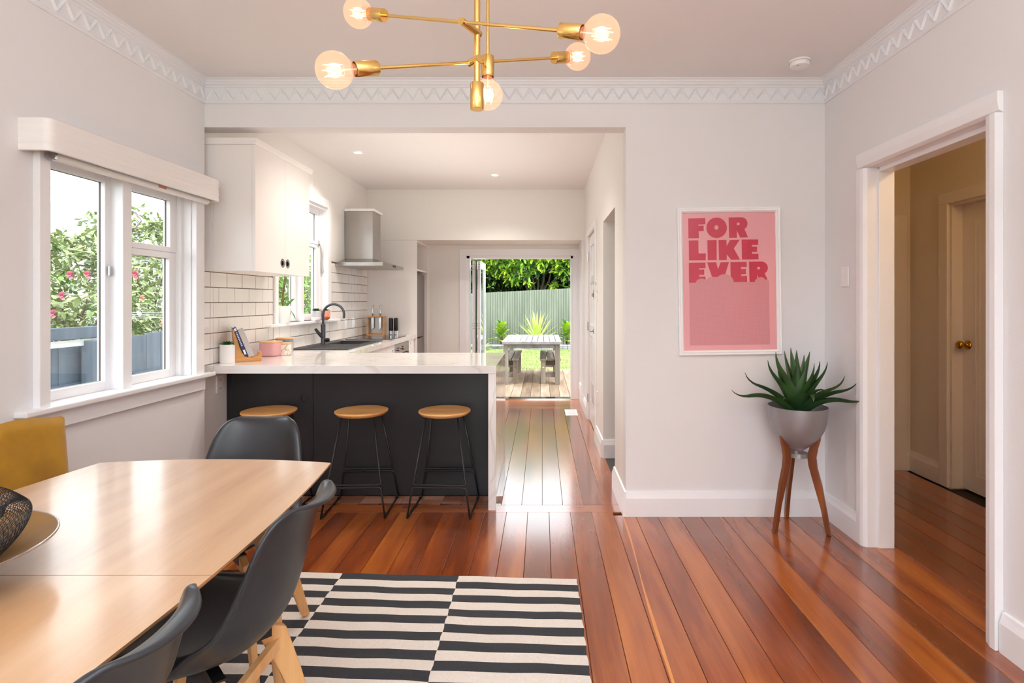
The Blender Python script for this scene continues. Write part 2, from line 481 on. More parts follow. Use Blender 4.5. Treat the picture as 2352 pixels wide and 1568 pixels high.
    def build(s, name, mats, parent=None, origin=None, smooth=False, bevel=0.0, bseg=2, solid=0.0, sub=0, weld=False, autos=None):
        """origin: world point that becomes the local origin (taken from the parent when it has one)"""
        off = Vector((0, 0, 0))
        if origin == 'parent' and parent is not None:
            q = parent
            while q is not None:
                off += q.location; q = q.parent
        elif origin is not None and origin != 'parent':
            off = Vector(origin)
        me = bpy.data.meshes.new(name)
        me.from_pydata([tuple(Vector(p) - off) for p in s.v], [], s.f)
        if not isinstance(mats, (list, tuple)): mats = [mats]
        for m in mats: me.materials.append(m)
        me.polygons.foreach_set('material_index', s.m)
        if weld:
            bm = bmesh.new(); bm.from_mesh(me); bmesh.ops.remove_doubles(bm, verts=bm.verts, dist=1e-5); bm.to_mesh(me); bm.free()
        if smooth:
            me.polygons.foreach_set('use_smooth', [True] * len(me.polygons))
        me.update()
        o = bpy.data.objects.new(name, me)
        COL.objects.link(o)
        if parent is not None: o.parent = parent
        elif origin is not None: o.location = off
        if smooth and autos is not None:
            try: me.set_sharp_from_angle(angle=radians(autos))
            except Exception: pass
        if solid:
            md = o.modifiers.new('solid', 'SOLIDIFY'); md.thickness = solid; md.offset = 0
        if bevel:
            md = o.modifiers.new('bevel', 'BEVEL'); md.width = bevel; md.segments = bseg; md.limit_method = 'ANGLE'; md.angle_limit = radians(40)
            md.harden_normals = False
        if sub:
            md = o.modifiers.new('sub', 'SUBSURF'); md.levels = sub; md.render_levels = sub
        return o

def kind(o, k):
    o['kind'] = k
    return o

def rbox(name, x0, x1, y0, y1, z0, z1, m, parent=None, bevel=0.0, origin='parent', bseg=2):
    return MB().box(x0, x1, y0, y1, z0, z1).build(name, m, parent, origin=origin, bevel=bevel, bseg=bseg)

def dup(root, loc, rotz=None, label=None, group=None):
    r = root.copy(); COL.objects.link(r); r.location = loc
    if rotz is not None: r.rotation_euler = (0, 0, rotz)
    if label: r['label'] = label
    if group: r['group'] = group
    for ch in list(root.children):
        c = ch.copy(); COL.objects.link(c); c.parent = r
        for g in list(ch.children):
            d = g.copy(); COL.objects.link(d); d.parent = c
    return r

def copypart(o, loc=None, rot=None):
    c = o.copy(); COL.objects.link(c)
    if loc is not None: c.location = loc
    if rot is not None: c.rotation_euler = rot
    return c

def wall_x(name, x0, x1, y0, y1, z0, z1, holes, m):
    """wall lying in a plane of constant x, with holes (ya, yb, za, zb)"""
    mb = MB()
    hs = sorted(holes)
    cur = y0
    for (a, b, c, d) in hs:
        if a > cur: mb.box(x0, x1, cur, a, z0, z1)
        if c > z0: mb.box(x0, x1, a, b, z0, c)
        if d < z1: mb.box(x0, x1, a, b, d, z1)
        cur = b
    if cur < y1: mb.box(x0, x1, cur, y1, z0, z1)
    return kind(mb.build(name, m), 'structure')

def wall_y(name, y0, y1, x0, x1, z0, z1, holes, m):
    mb = MB()
    cur = x0
    for (a, b, c, d) in sorted(holes):
        if a > cur: mb.box(cur, a, y0, y1, z0, z1)
        if c > z0: mb.box(a, b, y0, y1, z0, c)
        if d < z1: mb.box(a, b, y0, y1, d, z1)
        cur = b
    if cur < x1: mb.box(cur, x1, y0, y1, z0, z1)
    return kind(mb.build(name, m), 'structure')

CZ = 2.695        # ceiling height
XL, XK, XR = -2.09, -2.15, 1.752
YB = 3.37
XC = 0.518
YE = 7.32
YN = 6.69

# ------------------------------------------------------------------ room shell
wall_left = wall_x('wall_left', XL - .14, XL, -3.15, YB, -0.1, CZ + .1, [(2.262, 3.25, 0.885, 2.0)], M_wall)
wall_kl = wall_x('wall_kitchen_left', XK - .14, XK, YB, YE + .13, -0.1, CZ + .1, [(4.38, 5.44, 1.14, 2.25)], M_wallk)
wall_back = kind(MB().box(XC, 2.0, YB, YB + .12, -0.02, CZ + .05).build('wall_back', M_wall), 'structure')
beam = kind(MB().box(XL - .06, XC, YB, YB + .12, 2.403, CZ + .05).build('trim_1', M_wall), 'structure')
wall_r = wall_x('wall_right', XR, XR + .138, -3.15, YB, -0.02, CZ + .05, [(2.116, 2.945, -0.02, 2.06)], M_wall)
wall_cr = wall_x('wall_corridor_right', XC, XC + .11, YB + .12, YE + .13, -0.02, CZ + .05,
                 [(3.87, 4.61, -0.02, 1.996), (5.24, 6.07, -0.02, 2.04)], M_wallk)
wall_ext = wall_y('wall_garden', YE, YE + .13, XK - .14, XC + .11, -0.1, CZ + .05, [(-1.013, 0.416, -0.1, 1.93)], M_wallk)
bulk = kind(MB().box(XK, XC, YN, YE, 2.074, CZ + .04).build('trim_2', M_wallk), 'structure')
wall_rear = wall_y('wall_rear', -3.15, -3.0, XL - .14, XR + .138, -0.1, CZ + .05, [(-1.65, 1.65, -0.1, 2.3)], M_wall)  # wide unseen opening added here to brighten the room
ceil = kind(MB().box(XL - .2, 3.1, -3.15, YE + .13, CZ, CZ + .12).build('ceiling', M_ceil), 'structure')

# hall beyond the doorway on the right
HX = 2.9
wall_hr = wall_x('wall_hall_right', HX, HX + .12, 0.4, 4.41, -0.02, CZ + .03, [(3.02, 3.866, -0.02, 2.017)], M_hallwall)
wall_he = kind(MB().box(1.89, HX, 4.285, 4.41, -0.02, CZ + .03).build('wall_hall_end', M_hallwall), 'structure')
wall_hn = kind(MB().box(1.89, HX, 0.28, 0.4, -0.02, CZ + .03).build('wall_hall_near', M_hallwall), 'structure')
wall_hl = kind(MB().box(1.88, 1.892, 3.37, 4.285, -0.02, CZ + .03).build('wall_hall_left', M_hallwall), 'structure')
# side room behind the opening of the corridor
wall_sf = kind(MB().box(XC + .11, 1.88, 4.61, 4.72, -0.02, CZ + .03).build('wall_side_room', M_wallk), 'structure')
wall_s2 = kind(MB().box(1.80, 1.88, 3.49, 4.61, -0.02, CZ + .03).build('wall_side_room_right', M_wallk), 'structure')
# back of the closed doors
kind(MB().box(XC + .11, XC + .13, 5.1, 6.2, -0.02, 2.2).build('wall_behind_door', M_wallk), 'structure')
kind(MB().box(HX + .12, HX + .14, 2.9, 4.0, -0.02, 2.2).build('wall_behind_hall_door', M_hallwall), 'structure')

# ---- floor: base, boards as pieces
floor = kind(MB().box(XL - .1, 3.05, -3.1, YE + .1, -0.12, -0.012).build('floor', M_gap), 'structure')
random.seed(5)
PW = 0.1335
def board_mesh(w, l, t=0.012, ax='y'):
    g = 0.0009; c = 0.0016
    prof = [(-w / 2 + g, -t), (w / 2 - g, -t), (w / 2 - g, -c), (w / 2 - g - c, 0), (-w / 2 + g + c, 0), (-w / 2 + g, -c)]
    mb = MB()
    if ax == 'y': mb.prism(prof, 'y', 0, l)
    else: mb.prism(prof, 'x', 0, l)
    return mb
_bm = {}
def board(x, y, l, m=M_floor, ax='y', w=PW):
    key = (round(l, 3), ax, round(w, 4), m.name)
    if key not in _bm:
        o = board_mesh(w, l, ax=ax).build('board', m, floor)
        _bm[key] = o
    else:
        o = copypart(_bm[key])
    o.location = (x, y, 0)
    return o
k = -17
while True:
    xc = 0.044 + PW * (k + 0.5)
    if xc > HX - 0.02: break
    if xc < XC - 0.02: board(xc, -3.0, 6.42)
    elif xc < XR: board(xc, -3.0, 6.37)
    elif xc > XR + .06 or True: board(xc, -3.0, 7.285)
    k += 1
for i, (xa, xb) in enumerate([(-2.09, -0.9), (-0.9, 0.515)]):
    board(xa, 3.48, xb - xa, M_floorx, 'x', 0.118)
k = -15
while True:
    xc = 0.001 + PW * (k + 0.5)
    if xc > XC - 0.03: break
    if k > -17: board(xc, 3.54, 3.14)
    k += 1
for i in range(5):
    board(XK + .02, 6.68 + .127 * (i + .5), XC - XK - .02, M_floorx, 'x', 0.127)
# scuffed strip in front of the peninsula cabinets
for i in range(14):
    o = MB().box(0, PW - .002, 0, .128, 0, .0012).build('bare_board', M_bare, floor)
    o.location = (-2.13 + PW * i, 3.57, 0)
sw = MB(); n_ = 40; vs_ = []
for i in range(n_ + 1):
    t = i / n_; y = 3.36 - 3.4 * t; xm = .500 - .108 * t + .004 * sin(t * 17)
    w = .003 + .007 * t + .002 * sin(t * 23)
    vs_ += [(xm - w, y, .0004), (xm + w, y, .0004)]
sw.add(vs_, [(2 * i, 2 * i + 2, 2 * i + 3, 2 * i + 1) for i in range(n_)])
sw.build('sapwood_streak', wood('pale_sapwood', rgb(196, 118, 52), rgb(214, 138, 64), rgb(228, 156, 84), 'y', rough=.24, coat=.6, rand=.2, bump=0), floor)
nm = MB()
for jy in (3.38, 2.94, 2.51, 2.09, 1.67, 1.25, 3.56, 4.0, 4.45, 4.9, 5.35):
    kk = -17
    while kk < 22:
        x0 = (0.044 if jy < 3.5 else 0.001) + PW * kk
        lim = XR - .03 if jy < 3.36 else XC - .05
        for dx in (0.028, 0.105):
            x = x0 + dx + random.uniform(-.006, .006); y = jy + random.uniform(-.012, .012)
            if XL + .03 < x < lim:
                nm.lathe([(0.0022, .0003), (0, .0006)], (x, y, 0), 6)
        kk += 1
o = nm.build('nail_heads', M_nail, floor); kind(o, 'stuff')
kind(MB().box(XC + .0, 1.85, 3.49, 4.62, -0.012, -0.002).build('floor_side_room', M_darkfloor), 'structure')

# ---- cornice with raised zigzag
def cornice(name, L, place, flip=False):
    """profile in (out, up) from wall/ceiling corner; runs along local x of length L"""
    P = [(0, -.148), (.006, -.148), (.010, -.142), (.010, -.134), (.006, -.130), (.006, -.052), (.012, -.048), (.012, -.040), (.022, -.034),
         (.024, -.024), (.030, -.020), (.032, -.010), (.042, -.006), (.042, 0), (0, 0)]
    mb = MB()
    mb.add([place(0, a, b) for a, b in P] + [place(L, a, b) for a, b in P],
           [tuple(range(15)), tuple(range(15, 30))[::-1]] + [(i, 15 + i, 15 + (i + 1) % 15, (i + 1) % 15) for i in range(15)])
    o = kind(mb.build(name, M_plaster), 'structure')
    z = MB()
    p = 0.085; n = int(L / p)
    def rib(xa, za, xb, zb, w, h):
        d = Vector((xb - xa, zb - za)); nrm = Vector((-d.y, d.x)).normalized() * w / 2
        q = [(xa + nrm.x, za + nrm.y), (xb + nrm.x, zb + nrm.y), (xb - nrm.x, zb - nrm.y), (xa - nrm.x, za - nrm.y)]
        c1, c2 = (xa, za), (xb, zb)
        vs = [place(a, .0058, b) for a, b in q] + [place(c1[0], .0058 + h, c1[1]), place(c2[0], .0058 + h, c2[1])]
        z.add(vs, [(0, 1, 5, 4), (3, 4, 5, 2), (0, 4, 3), (1, 2, 5)])
    for i in range(n):
        x = i * p + p * .2
        rib(x, -.122, x + p * .5, -.056, .014, .010)
        rib(x + p * .5, -.056, x + p, -.122, .014, .010)
        rib(x + p * .32, -.060, x + p * .5, -.09, .006, .003)
        rib(x + p * .5, -.09, x + p * .68, -.060, .006, .003)
    z.build('zigzag_relief', M_plaster, o)
    return o
cornice('trim_3', XR - XL, lambda a, o, u: (XL + a, YB - o, CZ + u))
cornice('trim_4', YB + 3.0, lambda a, o, u: (XL + o, YB - a, CZ + u))
cornice('trim_5', YB + 3.0, lambda a, o, u: (XR - o, YB - a, CZ + u))

# ---- baseboards
def skirt_prof(s):   # (out, z)
    return [(0, 0), (s * .022, 0), (s * .022, .112), (s * .014, .135), (s * .010, .150), (0, .153)]
def skirting_y(name, x, s, y0, y1, m=M_trim):
    return kind(MB().prism([(x + a, b) for a, b in skirt_prof(s)], 'y', y0, y1).build(name, m), 'structure')
def skirting_x(name, y, s, x0, x1, m=M_trim):
    return kind(MB().prism([(y + a, b) for a, b in skirt_prof(s)], 'x', x0, x1).build(name, m), 'structure')
skirting_x('baseboard_back', YB, -1, XC, XR)
skirting_y('baseboard_right', XR, -1, 2.995, YB)
skirting_y('baseboard_right_near', XR, -1, -3.0, 2.06)
skirting_y('baseboard_left', XL, 1, -3.0, YB)
skirting_y('baseboard_corridor', XC, -1, YB - .02, 3.87)
skirting_y('baseboard_corridor_far', XC, -1, 4.61, 5.15)
skirting_y('baseboard_corridor_end', XC, -1, 6.14, 6.69)
skirting_x('baseboard_side_room', 4.61, -1, XC - .0, 1.8)
skirting_y('baseboard_hall', HX, -1, 3.95, 4.285, M_halltrim)
skirting_x('baseboard_hall_end', 4.285, -1, 2.76, HX, M_halltrim)

# ---- doorway to the hall (door_1): casing and stepped jamb
d1 = struct_root('door_1')
def casing_prof_x(x, s, a, b):   # flat board with bevelled inner edge
    return None
mb = MB()
X0 = XR
# far and near uprights (seen from the room side), head
mb.prism([(X0, 2.93 - .0), (X0 - .018, 2.93 + .012), (X0 - .024, 2.93 + .03), (X0 - .024, 2.995), (X0, 2.995)], 'z', 0, 2.045)
mb.prism([(X0, 2.131), (X0 - .020, 2.125), (X0 - .034, 2.09), (X0 - .034, 2.065), (X0, 2.065)], 'z', 0, 2.045)
mb.prism([(X0, 2.045), (X0 - .018, 2.055), (X0 - .024, 2.09), (X0 - .024, 2.128), (X0, 2.128)], 'y', 2.065, 2.995)
mb.build('casing', M_trim, d1, bevel=.002)
mb = MB()
mb.box(X0, X0 + .138, 2.93, 2.945, 0, 2.045)
mb.box(X0 + .055, X0 + .138, 2.918, 2.93, 0, 2.033)
mb.box(X0, X0 + .138, 2.116, 2.131, 0, 2.045)
mb.box(X0 + .055, X0 + .138, 2.131, 2.143, 0, 2.033)
mb.box(X0, X0 + .138, 2.131, 2.93, 2.045, 2.06)
mb.box(X0 + .055, X0 + .138, 2.143, 2.918, 2.021, 2.045)
mb.build('jamb', M_trim, d1, bevel=.002)

# ---- hall door (door_2) closed, with two line mouldings
d2 = struct_root('door_2')
mb = MB()
mb.box(HX - .024, HX, 3.866, 3.95, 0, 2.017); mb.box(HX - .024, HX, 2.94, 3.02, 0, 2.017); mb.box(HX - .024, HX, 2.94, 3.95, 2.017, 2.10)
mb.build('casing', M_halltrim, d2, bevel=.004)
mb = MB(); mb.box(HX, HX + .09, 3.85, 3.866, 0, 2.017); mb.box(HX, HX + .09, 3.02, 3.85, 2.0, 2.017); mb.box(HX, HX + .09, 3.02, 3.036, 0, 2.0)
mb.build('jamb', M_halltrim, d2)
mb = MB(); mb.box(HX + .075, HX + .115, 3.036, 3.85, 0.01, 2.0)
for (a, b) in ((.115, .118), (.150, .152)):
    y0, y1, z0, z1 = 3.036 + a, 3.85 - a, .01 + a, 2.0 - a
    for q in ((y0, y1, z0, z0 + .004), (y0, y1, z1 - .004, z1), (y0, y0 + .004, z0, z1), (y1 - .004, y1, z0, z1)):
        mb.box(HX + .072, HX + .076, *q)
mb.build('door_leaf', M_halltrim, d2)
mb = MB()
kx, ky, kz = HX + .075, 3.80, 1.02
mb.lathe([(0, 0), (.033, 0), (.033, .004), (.02, .010), (.011, .016), (.010, .03), (.016, .037), (.026, .046), (.030, .058), (.026, .070), (.014, .077), (0, .078)],
         (kx, ky, kz), 24, (-1, 0, 0))
o = mb.build('door_knob', M_brasspol, d2, smooth=True); o['label'] = 'round polished brass door knob'
# casing of another door at the hall's end
d5 = struct_root('door_5')
mb = MB(); mb.box(2.60, 2.86, 4.262, 4.285, 0, 2.0)
mb.box(2.68, 2.78, 4.255, 4.262, 0.0, 1.99)
mb.build('casing', M_halltrim, d5, bevel=.003)
hall_l = lamp('hall_lamp_light', 'POINT', (2.45, 1.9, 2.5), 14, (1.0, 0.66, 0.28), shadow_soft_size=0.08)
hl = thing('ceiling_lamp', 'round ceiling lamp lighting the hall behind the doorway', 'lamp', (2.45, 1.9, CZ))
MB().lathe([(0, 0), (.07, 0), (.07, -.02), (.05, -.03), (0, -.03)], (0, 0, 0), 24).build('base', M_plastic, hl, smooth=True, autos=40)
MB().lathe([(.12, -.03), (.13, -.06), (.11, -.1), (.06, -.115), (0, -.12)], (0, 0, 0), 24).build('shade', mat('lamp_opal', (1, .9, .7, 1), .4, emit=((1, .75, .4, 1), 2.0)), hl, smooth=True)
hall_l.location.z = 2.45

# ---- panelled door in the corridor wall (door_3)
d3 = struct_root('door_3')
mb = MB()
x = XC
mb.box(x - .018, x, 6.07, 6.14, 0, 2.10); mb.box(x - .018, x, 5.17, 5.24, 0, 2.10); mb.box(x - .018, x, 5.24, 6.07, 2.04, 2.10)
mb.build('casing', M_trim, d3, bevel=.003)
mb = MB()
xa, xb = x + .012, x + .052
st = .1
rails = [(0.01, .25), (.95, 1.07), (1.52, 1.60), (1.92, 2.03)]
mb.box(xa, xb, 5.245, 5.245 + st, 0.01, 2.03); mb.box(xa, xb, 6.065 - st, 6.065, 0.01, 2.03)
for a, b in rails: mb.box(xa, xb, 5.345, 5.965, a, b)
mb.box(xa, xb, 5.62, 5.69, .25, .95)
mb.box(xa + .014, xb - .008, 5.345, 5.965, .25, 1.92)
mb.build('door_leaf', M_trim, d3, bevel=.002)
MB().box(xa - .004, xa, 5.5, 5.62 + .2, .26, .46).build('pet_flap', M_greycer, d3, bevel=.002)
mb = MB(); mb.cyl((xa, 5.31, 1.03), (xa - .03, 5.31, 1.03), .026, seg=20); mb.tube([(xa - .03, 5.31, 1.03), (xa - .05, 5.31, 1.03), (xa - .05, 5.42, 1.03)], .009, fillet=.01)
mb.build('door_handle', M_chrome, d3, smooth=True, autos=40)
mb = MB(); mb.box(xa - .028, xa, 5.26, 5.36, 1.34, 1.43); mb.cyl((xa - .028, 5.31, 1.385), (xa - .045, 5.31, 1.385), .02, seg=16)
mb.build('deadlock', M_chrome, d3, bevel=.003)
for z in (.2, 1.0, 1.78):
    MB().cyl((x - .006, 6.07, z), (x - .006, 6.07, z + .09), .007, seg=10).build('hinge', M_chrome, d3)
MB().box(xa - .003, xa, 5.45, 5.85, 1.53, 1.59).build('door_sign', mat('pale_green_label', rgb(214, 222, 206), .5), d3)
# side light panel beside the garden door
d6 = struct_root('trim_6')
mb = MB(); xx = XC
mb.box(xx - .03, xx, 6.70, 6.78, .15, 2.074); mb.box(xx - .03, xx, 7.24, 7.32, .15, 2.074); mb.box(xx - .03, xx, 6.78, 7.24, .15, .25); mb.box(xx - .03, xx, 6.78, 7.24, 1.98, 2.074)
mb.build('frame', M_trim, d6, bevel=.003)
rbox('panel', xx - .012, xx, 6.78, 7.24, .25, 1.98, M_trim, d6)
skirting_y('baseboard_garden_side', XC, -1, 6.69, 7.32)

# ---- garden door frame and folded leaves (door_4)
d4 = struct_root('door_4')
mb = MB()
fx0, fx1, fz = -1.013, .416, 1.93
mb.box(fx0 - .095, fx0 + .0, YE - .02, YE, 0, fz); mb.box(fx1, fx1 + .10, YE - .02, YE, 0, fz); mb.box(fx0 - .095, fx1 + .10, YE - .02, YE, fz, fz + .095)
mb.build('casing', M_trim, d4, bevel=.003)
mb = MB()
mb.box(fx0, fx0 + .04, YE - .005, YE + .13, 0, fz); mb.box(fx1 - .03, fx1, YE - .005, YE + .13, 0, fz); mb.box(fx0, fx1, YE - .005, YE + .13, fz - .035, fz)
mb.build('door_frame', M_trim, d4, bevel=.002)
MB().box(fx0, fx1, YE - .0, YE + .14, -.04, .012).build('threshold', M_chrome, d4)
def leaf(xc, nm='door_leaf'):
    mb = MB(); y0, y1 = YE + .05, YE + .74; h = fz - .06; t = .019
    mb.box(xc - t, xc + t, y0, y0 + .085, .02, h); mb.box(xc - t, xc + t, y1 - .085, y1, .02, h)
    mb.box(xc - t, xc + t, y0 + .085, y1 - .085, .02, .2); mb.box(xc - t, xc + t, y0 + .085, y1 - .085, h - .1, h)
    o = mb.build(nm, M_trim, d4, bevel=.002)
    MB().box(xc - .003, xc + .003, y0 + .08, y1 - .08, .19, h - .09).build('pane', M_glassg, o)
    for z in (.25, .95, 1.75):
        m2 = MB()
        for dz in (0, .035, .07): m2.cyl((xc - .012, y0, z + dz), (xc - .012, y0 - .003, z + dz), .004, seg=8); m2.cyl((xc + .008, y0, z + dz), (xc + .008, y0 - .003, z + dz), .004, seg=8)
        m2.build('hinge', M_slot, o)
    return o
leaf(-.925); leaf(-.855)
MB().box(-.896, -.884, YE + .02, YE + .06, .02, fz - .06).build('seal', M_slot, d4)

# unseen glazed doors added behind the camera to let daylight in
d7 = struct_root('added_rear_door')
mb = MB()
for xx in (-1.65, -.86, -.03, .80, 1.59): mb.box(xx, xx + .06, -3.12, -3.04, 0, 2.3)
mb.box(-1.65, 1.65, -3.12, -3.04, 2.24, 2.3); mb.box(-1.65, 1.65, -3.12, -3.04, 0, .1)
mb.build('door_frame', M_trim, d7)

# ------------------------------------------------------------------ dining window (window_1)
w1 = struct_root('window_1')
XG = -2.185
def frame_yz(mb, x0, x1, y0, y1, z0, z1, t, tb=None, tt=None):
    tb = tb or t; tt = tt or t
    mb.box(x0, x1, y0, y0 + t, z0, z1); mb.box(x0, x1, y1 - t, y1, z0, z1)
    mb.box(x0, x1, y0 + t, y1 - t, z0, z0 + tb); mb.box(x0, x1, y0 + t, y1 - t, z1 - tt, z1)
# casing
mb = MB()
mb.box(XL, XL + .03, 2.232, 2.283, .885, 1.99); mb.box(XL, XL + .03, 3.245, 3.322, .885, 1.99); mb.box(XL, XL + .03, 2.283, 3.245, 1.93, 1.99)
mb.build('casing', M_trim, w1, bevel=.003)
# frame in the depth of the wall
mb = MB()
mb.box(XL - .14, XL + .0, 2.262, 2.285, .885, 2.0); mb.box(XL - .14, XL + .0, 3.238, 3.252, .885, 2.0)
mb.box(XL - .14, XL - .045, 3.215, 3.238, .885, 1.97); mb.box(XL - .14, XL + .0, 2.285, 3.238, 1.965, 2.0)
mb.box(XL - .14, XL - .002, 2.262, 3.25, .86, .8855)
mb.build('frame', M_trim, w1, bevel=.002)
mb = MB(); mb.box(XL - .13, XL - .008, 2.725, 2.785, .886, 1.966)
mb.build('mullion', M_trim, w1, bevel=.003)
def sash(parent, x0, x1, y0, y1, z0, z1, t, tb, tt, gl=True):
    mb = MB(); frame_yz(mb, x0, x1, y0, y1, z0, z1, t, tb, tt)
    o = mb.build('sash', M_trim, parent, bevel=.003)
    if gl:
        xm = (x0 + x1) / 2 - .006
        MB().box(xm - .002, xm + .002, y0 + t - .008, y1 - t + .008, z0 + tb - .008, z1 - tt + .008).build('pane', M_glass, o)
        m2 = MB(); frame_yz(m2, xm - .004, xm + .004, y0 + t - .002, y1 - t + .002, z0 + tb - .002, z1 - tt + .002, .003)
        m2.build('putty_line', M_grout, o)
    return o
sash(w1, XG - .02, XG + .022, 2.285, 2.745, .887, 1.965, .05, .045, .05)
sash(w1, XG - .02, XG + .022, 2.765, 3.215, .887, 1.608, .055, .045, .034)
sash(w1, XG - .016, XG + .026, 2.765, 3.215, 1.611, 1.965, .055, .030, .055)
mb = MB()
mb.box(XL - .001, XL + .055, 2.15, 3.40, .862, .887)
mb.box(XL - .12, XL - .001, 2.286, 3.214, .862, .887)
mb.build('sill', M_trim, w1, bevel=.006)
MB().box(XL, XL + .022, 2.22, 3.345, .785, .862).build('apron', M_trim, w1, bevel=.003)
# fastener and stays
mb = MB()
mb.box(XG + .024, XG + .034, 2.705, 2.75, 1.455, 1.50); mb.cyl((XG + .03, 2.735, 1.478), (XG + .06, 2.735, 1.478), .010, seg=12)
mb.tube([(XG + .055, 2.735, 1.475), (XG + .062, 2.740, 1.44), (XG + .052, 2.742, 1.37)], .006)
mb.build('fastener', M_chrome, w1, smooth=True, autos=40)
mb = MB(); mb.box(XG + .040, XG + .046, 2.744, 2.758, 1.165, 1.45); mb.cyl((XG + .03, 2.750, 1.17), (XG + .06, 2.750, 1.17), .006, seg=10)
mb.cyl((XG + .05, 2.750, 1.27), (XG + .058, 2.750, 1.27), .008, seg=10)
mb.build('stay', M_fridge, w1, bevel=.001)
mb = MB(); mb.tube([(XG + .03, 2.83, 1.80), (XG + .055, 2.85, 1.79), (XG + .07, 2.872, 1.75), (XG + .055, 2.85, 1.71), (XG + .03, 2.83, 1.70)], .005)
mb.build('casement_handle', M_chrome, w1, smooth=True)

# pelmet: ribbed box with rounded front corners
pel = thing('pelmet', 'white ribbed pelmet box with rounded ends above the dining window', 'pelmet', (XL, 2.75, 1.93))
mb = MB()
PZ0, PZ1 = 1.932, 2.062
def pel_path(off):
    X1 = XL + .125 - off; r = .035 - off * .5
    pts = [(XL, 2.17 + off)]
    for k in range(7):
        a = -pi / 2 + (pi / 2) * k / 6
        pts.append((X1 - r + r * cos(a), 2.17 + off + r + r * sin(a)))
    for k in range(7):
        a = (pi / 2) * k / 6
        pts.append((X1 - r + r * cos(a), 3.335 - off - r + r * sin(a)))
    pts.append((XL, 3.335 - off))
    return pts
rings = []
N = 30
for i in range(N + 1):
    t = i / N
    off = .0022 * (1 - abs(sin(pi * 5 * t))) ** 1.5
    rings.append((PZ0 + (PZ1 - PZ0) * t, off))
vs = []; fs = []
base = pel_path(0); n = len(base)
for z, off in rings: vs += [(a, b, z) for a, b in pel_path(off)]
for j in range(N):
    for i in range(n - 1): fs.append((j * n + i, j * n + i + 1, (j + 1) * n + i + 1, (j + 1) * n + i))
mb.add(vs, fs)
mb.add([(a, b, PZ1) for a, b in base], [tuple(range(n))])
inner = pel_path(.016)
mb.add([(a, b, PZ0) for a, b in base] + [(a, b, PZ0) for a, b in inner], [(i, n + i, n + i + 1, i + 1) for i in range(n - 1)])
mb.add([(a, b, PZ0) for a, b in inner] + [(a, b, PZ1 - .01) for a, b in inner], [(i, n + i, n + i + 1, i + 1) for i in range(n - 1)])
mb.build('box', mat('cream_pelmet', rgb(240, 237, 235), .38), pel, origin='parent', smooth=True, autos=50)
rb = thing('roller_blind', 'rolled-up white roller blind with bead chain under the pelmet', 'blind', (XL + .055, 2.75, 1.92))
MB().cyl((XL + .055, 2.262, 1.932), (XL + .055, 3.30, 1.932), .020, seg=20).build('roller', M_plastic, rb, origin='parent', smooth=True, autos=40)
MB().cyl((XL + .055, 2.250, 1.932), (XL + .055, 2.262, 1.932), .024, seg=20).build('end_cap', M_chrome, rb, origin='parent', smooth=True, autos=40)
rbox('warning_label', XL + .0752, XL + .0756, 2.86, 2.92, 1.925, 1.938, mat('orange_label', rgb(220, 130, 100), .5), rb)
mb = MB()
for yy in (3.345, 3.375):
    z = 1.92
    while z > .90:
        mb.lathe([(0, -.0022), (.0022, 0), (0, .0022)], (XL + .05, yy, z), 6); z -= .0075
    mb.tube([(XL + .05, yy, 1.93), (XL + .05, yy, .90)], .0006, 4)
mb.tube([(XL + .05, 3.345, .90), (XL + .05, 3.36, .885), (XL + .05, 3.375, .90)], .0012, 5)
mb.build('bead_chain', M_chrome, rb, origin='parent', smooth=True)

# ------------------------------------------------------------------ kitchen window (window_2)
w2 = struct_root('window_2')
mb = MB()
mb.box(XK, XK + .022, 4.345, 4.40, 1.13, 2.33); mb.box(XK, XK + .022, 5.42, 5.50, 1.13, 2.33); mb.box(XK, XK + .022, 4.40, 5.42, 2.25, 2.33)
mb.build('casing', M_trim, w2, bevel=.003)
mb = MB()
mb.box(XK - .14, XK, 4.38, 4.40, 1.14, 2.25); mb.box(XK - .14, XK, 5.42, 5.44, 1.14, 2.25); mb.box(XK - .14, XK - .05, 5.39, 5.42, 1.14, 2.25)
mb.box(XK - .14, XK, 4.40, 5.42, 2.225, 2.25); mb.box(XK - .14, XK - .02, 4.38, 5.44, 1.12, 1.140)
mb.build('frame', M_trim, w2, bevel=.002)
MB().box(XK - .13, XK - .02, 4.90, 4.965, 1.142, 2.225).build('mullion', M_trim, w2, bevel=.003)
XH = XK - .085
sash(w2, XH - .02, XH + .02, 4.40, 4.91, 1.142, 2.225, .055, .06, .05)
sash(w2, XH - .02, XH + .02, 4.955, 5.39, 1.142, 1.875, .05, .06, .03)
sash(w2, XH - .016, XH + .024, 4.955, 5.39, 1.88, 2.225, .05, .03, .05)
MB().box(XK - .02, XK + .045, 4.24, 5.69, 1.118, 1.142).build('sill', M_trim, w2, bevel=.005)
mb = MB(); mb.box(XH + .02, XH + .03, 5.37, 5.41, 1.87, 1.92)
mb.tube([(XH + .035, 5.39, 1.89), (XH + .05, 5.40, 1.80), (XH + .045, 5.41, 1.70), (XH + .05, 5.41, 1.62)], .005)
mb.lathe([(0, -.012), (.010, -.006), (.010, .006), (0, .012)], (XH + .05, 5.41, 1.615), 12)
mb.build('stay', M_chrome, w2, smooth=True, autos=50)
MB().box(XH + .05, XH + .056, 4.925, 4.933, 1.35, 1.56).build('casement_handle', M_chrome, w2)

